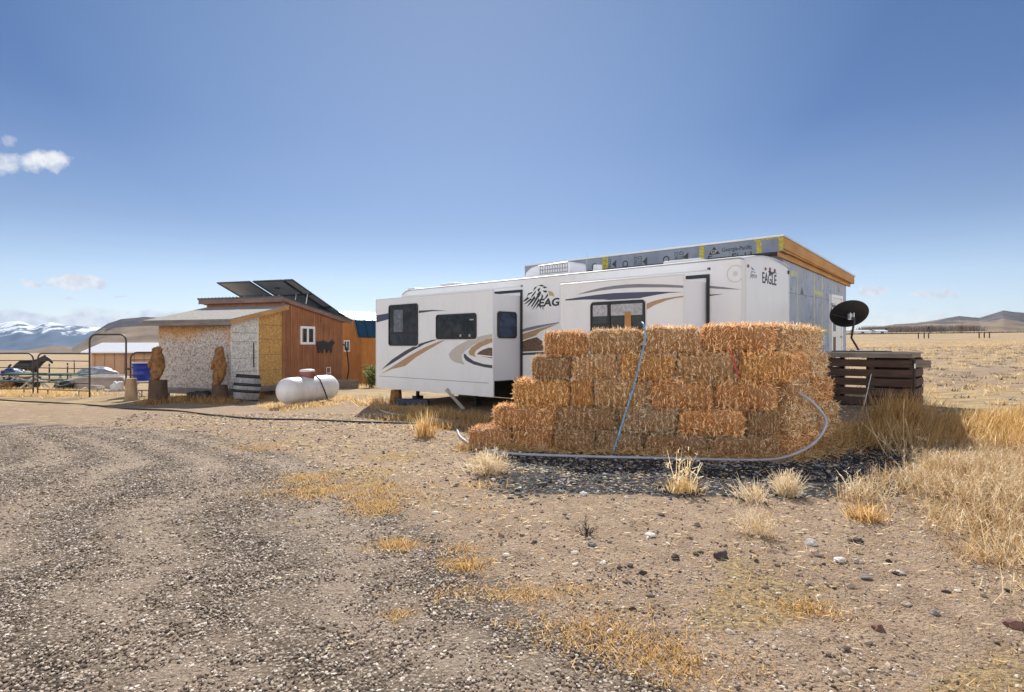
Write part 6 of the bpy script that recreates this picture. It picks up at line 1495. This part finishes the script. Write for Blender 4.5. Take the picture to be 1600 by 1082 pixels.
# bare tree line: reads as one mass
t_ = r.uniform(1345, 1530, 420); Yl = r.uniform(330, 420, 420); Xl = (t_-CX)/FPX*Yl; P2 = np.stack([Xl, Yl], 1)
V, F, T = clump(P2, 26, 1.2, 4.2, .35, (0, 0), r, .22, col=(.6, .3), base_r=1.6, seg=2)
o = np_mesh('far_treeline', V, F, tinted('far_twigs', [(0, (.10, .085, .08)), (1, (.30, .24, .20))], .9), tint=T); tagp(o, 'grey bare trees massed along the foot of the hills', 'tree line', kind='stuff')
def farm(px0, px1, pyt, pyb, Y, wall, roofm, label):
    X0 = (px0-CX)/FPX*Y; X1 = (px1-CX)/FPX*Y; Z = gz((X0+X1)/2, Y); e = empty('farm_shed', (X0, Y, Z), 0, label, 'farm shed'); L_ = X1-X0
    H = EYE-(pyt-HY)*Y/FPX-Z; H = max(H, 1.5)
    MB().box(0, L_, 0, 5, -.3, H*.62).build('wall', wall, e); mb = MB(); mb.prism_x([(-.3, H*.6), (2.5, H), (5.3, H*.6), (5.3, H*.66), (2.5, H+.1), (-.3, H*.66)], -.3, L_+.3); mb.build('roof', roofm, e)
    MB().box(L_*.4, L_*.4+1.2, -.05, -.0, -.2, H*.5).build('door', m_dark, e)
farm(1336, 1361, 521.5, 527, 260, m_white2, m_rv, 'long white farm shed far beyond the satellite dish'); farm(1369.5, 1387, 521.5, 526, 265, m_white2, m_rv, 'smaller white farm shed far off, right of the long one')
farm(1474, 1494, 513, 519, 380, simple('far_red', (.25, .10, .07)), simple('far_red_roof', (.34, .16, .12)), 'low reddish farm building in the distant tree line')
# dark fence line and ditch scrub across the far field
P2 = np.stack([r.uniform(105, 260, 3000), r.uniform(0, 1, 3000)], 1); P2[:, 1] = 218+r.normal(0, 2.0, 3000)
V, F, T = clump(P2, 3, .2, .75, .7, (0, 0), r, .10, col=(.3, .3), base_r=.5, seg=2)
o = np_mesh('ditch_scrub', V, F, m_brush, tint=T); tagp(o, 'dark line of scrub along the far ditch', 'scrub', kind='stuff')
for i, (px, Yq) in enumerate(((1435, 110), (1444, 112), (1451, 111), (1530, 108), (1538, 109), (1546, 108))):
    X = (px-CX)/FPX*Yq; e = empty('fence_post', (X, Yq, gz(X, Yq)), 0, ['leftmost', 'middle', 'rightmost'][i % 3]+(' short fence post of the nearer three, left of the bare tree' if i < 3 else ' short fence post of the three right of the bare tree'), 'fence post', 'far field posts')
    MB().box(-.07, .07, -.07, .07, -.1, 1.05).build('shaft', m_stump, e); MB().box(-.09, .09, -.09, .09, 1.051, 1.09).build('cap', m_stump, e)

# ------------------------------------------------------------------ air: pale haze over the whole scene, sky and clouds outside it
HAZE = True
if HAZE:
    o = MB().box(-6900, 6900, -200, 6900, -140, 420).build('haze', None); o['kind'] = 'stuff'; tagp(o, 'thin blue distance haze', 'haze')
    m = bpy.data.materials.new('haze'); m.use_nodes = True; nt = NT(m.node_tree); nt.n.remove(nt.n['Principled BSDF'])
    pv = nt.new('ShaderNodeVolumePrincipled'); pv.inputs['Density'].default_value = 5e-5; pv.inputs['Color'].default_value = (.42, .66, 1.0, 1); pv.inputs['Anisotropy'].default_value = 0.0
    nt.link(pv.outputs[0], nt.n['Material Output'].inputs['Volume']); o.data.materials.append(m)
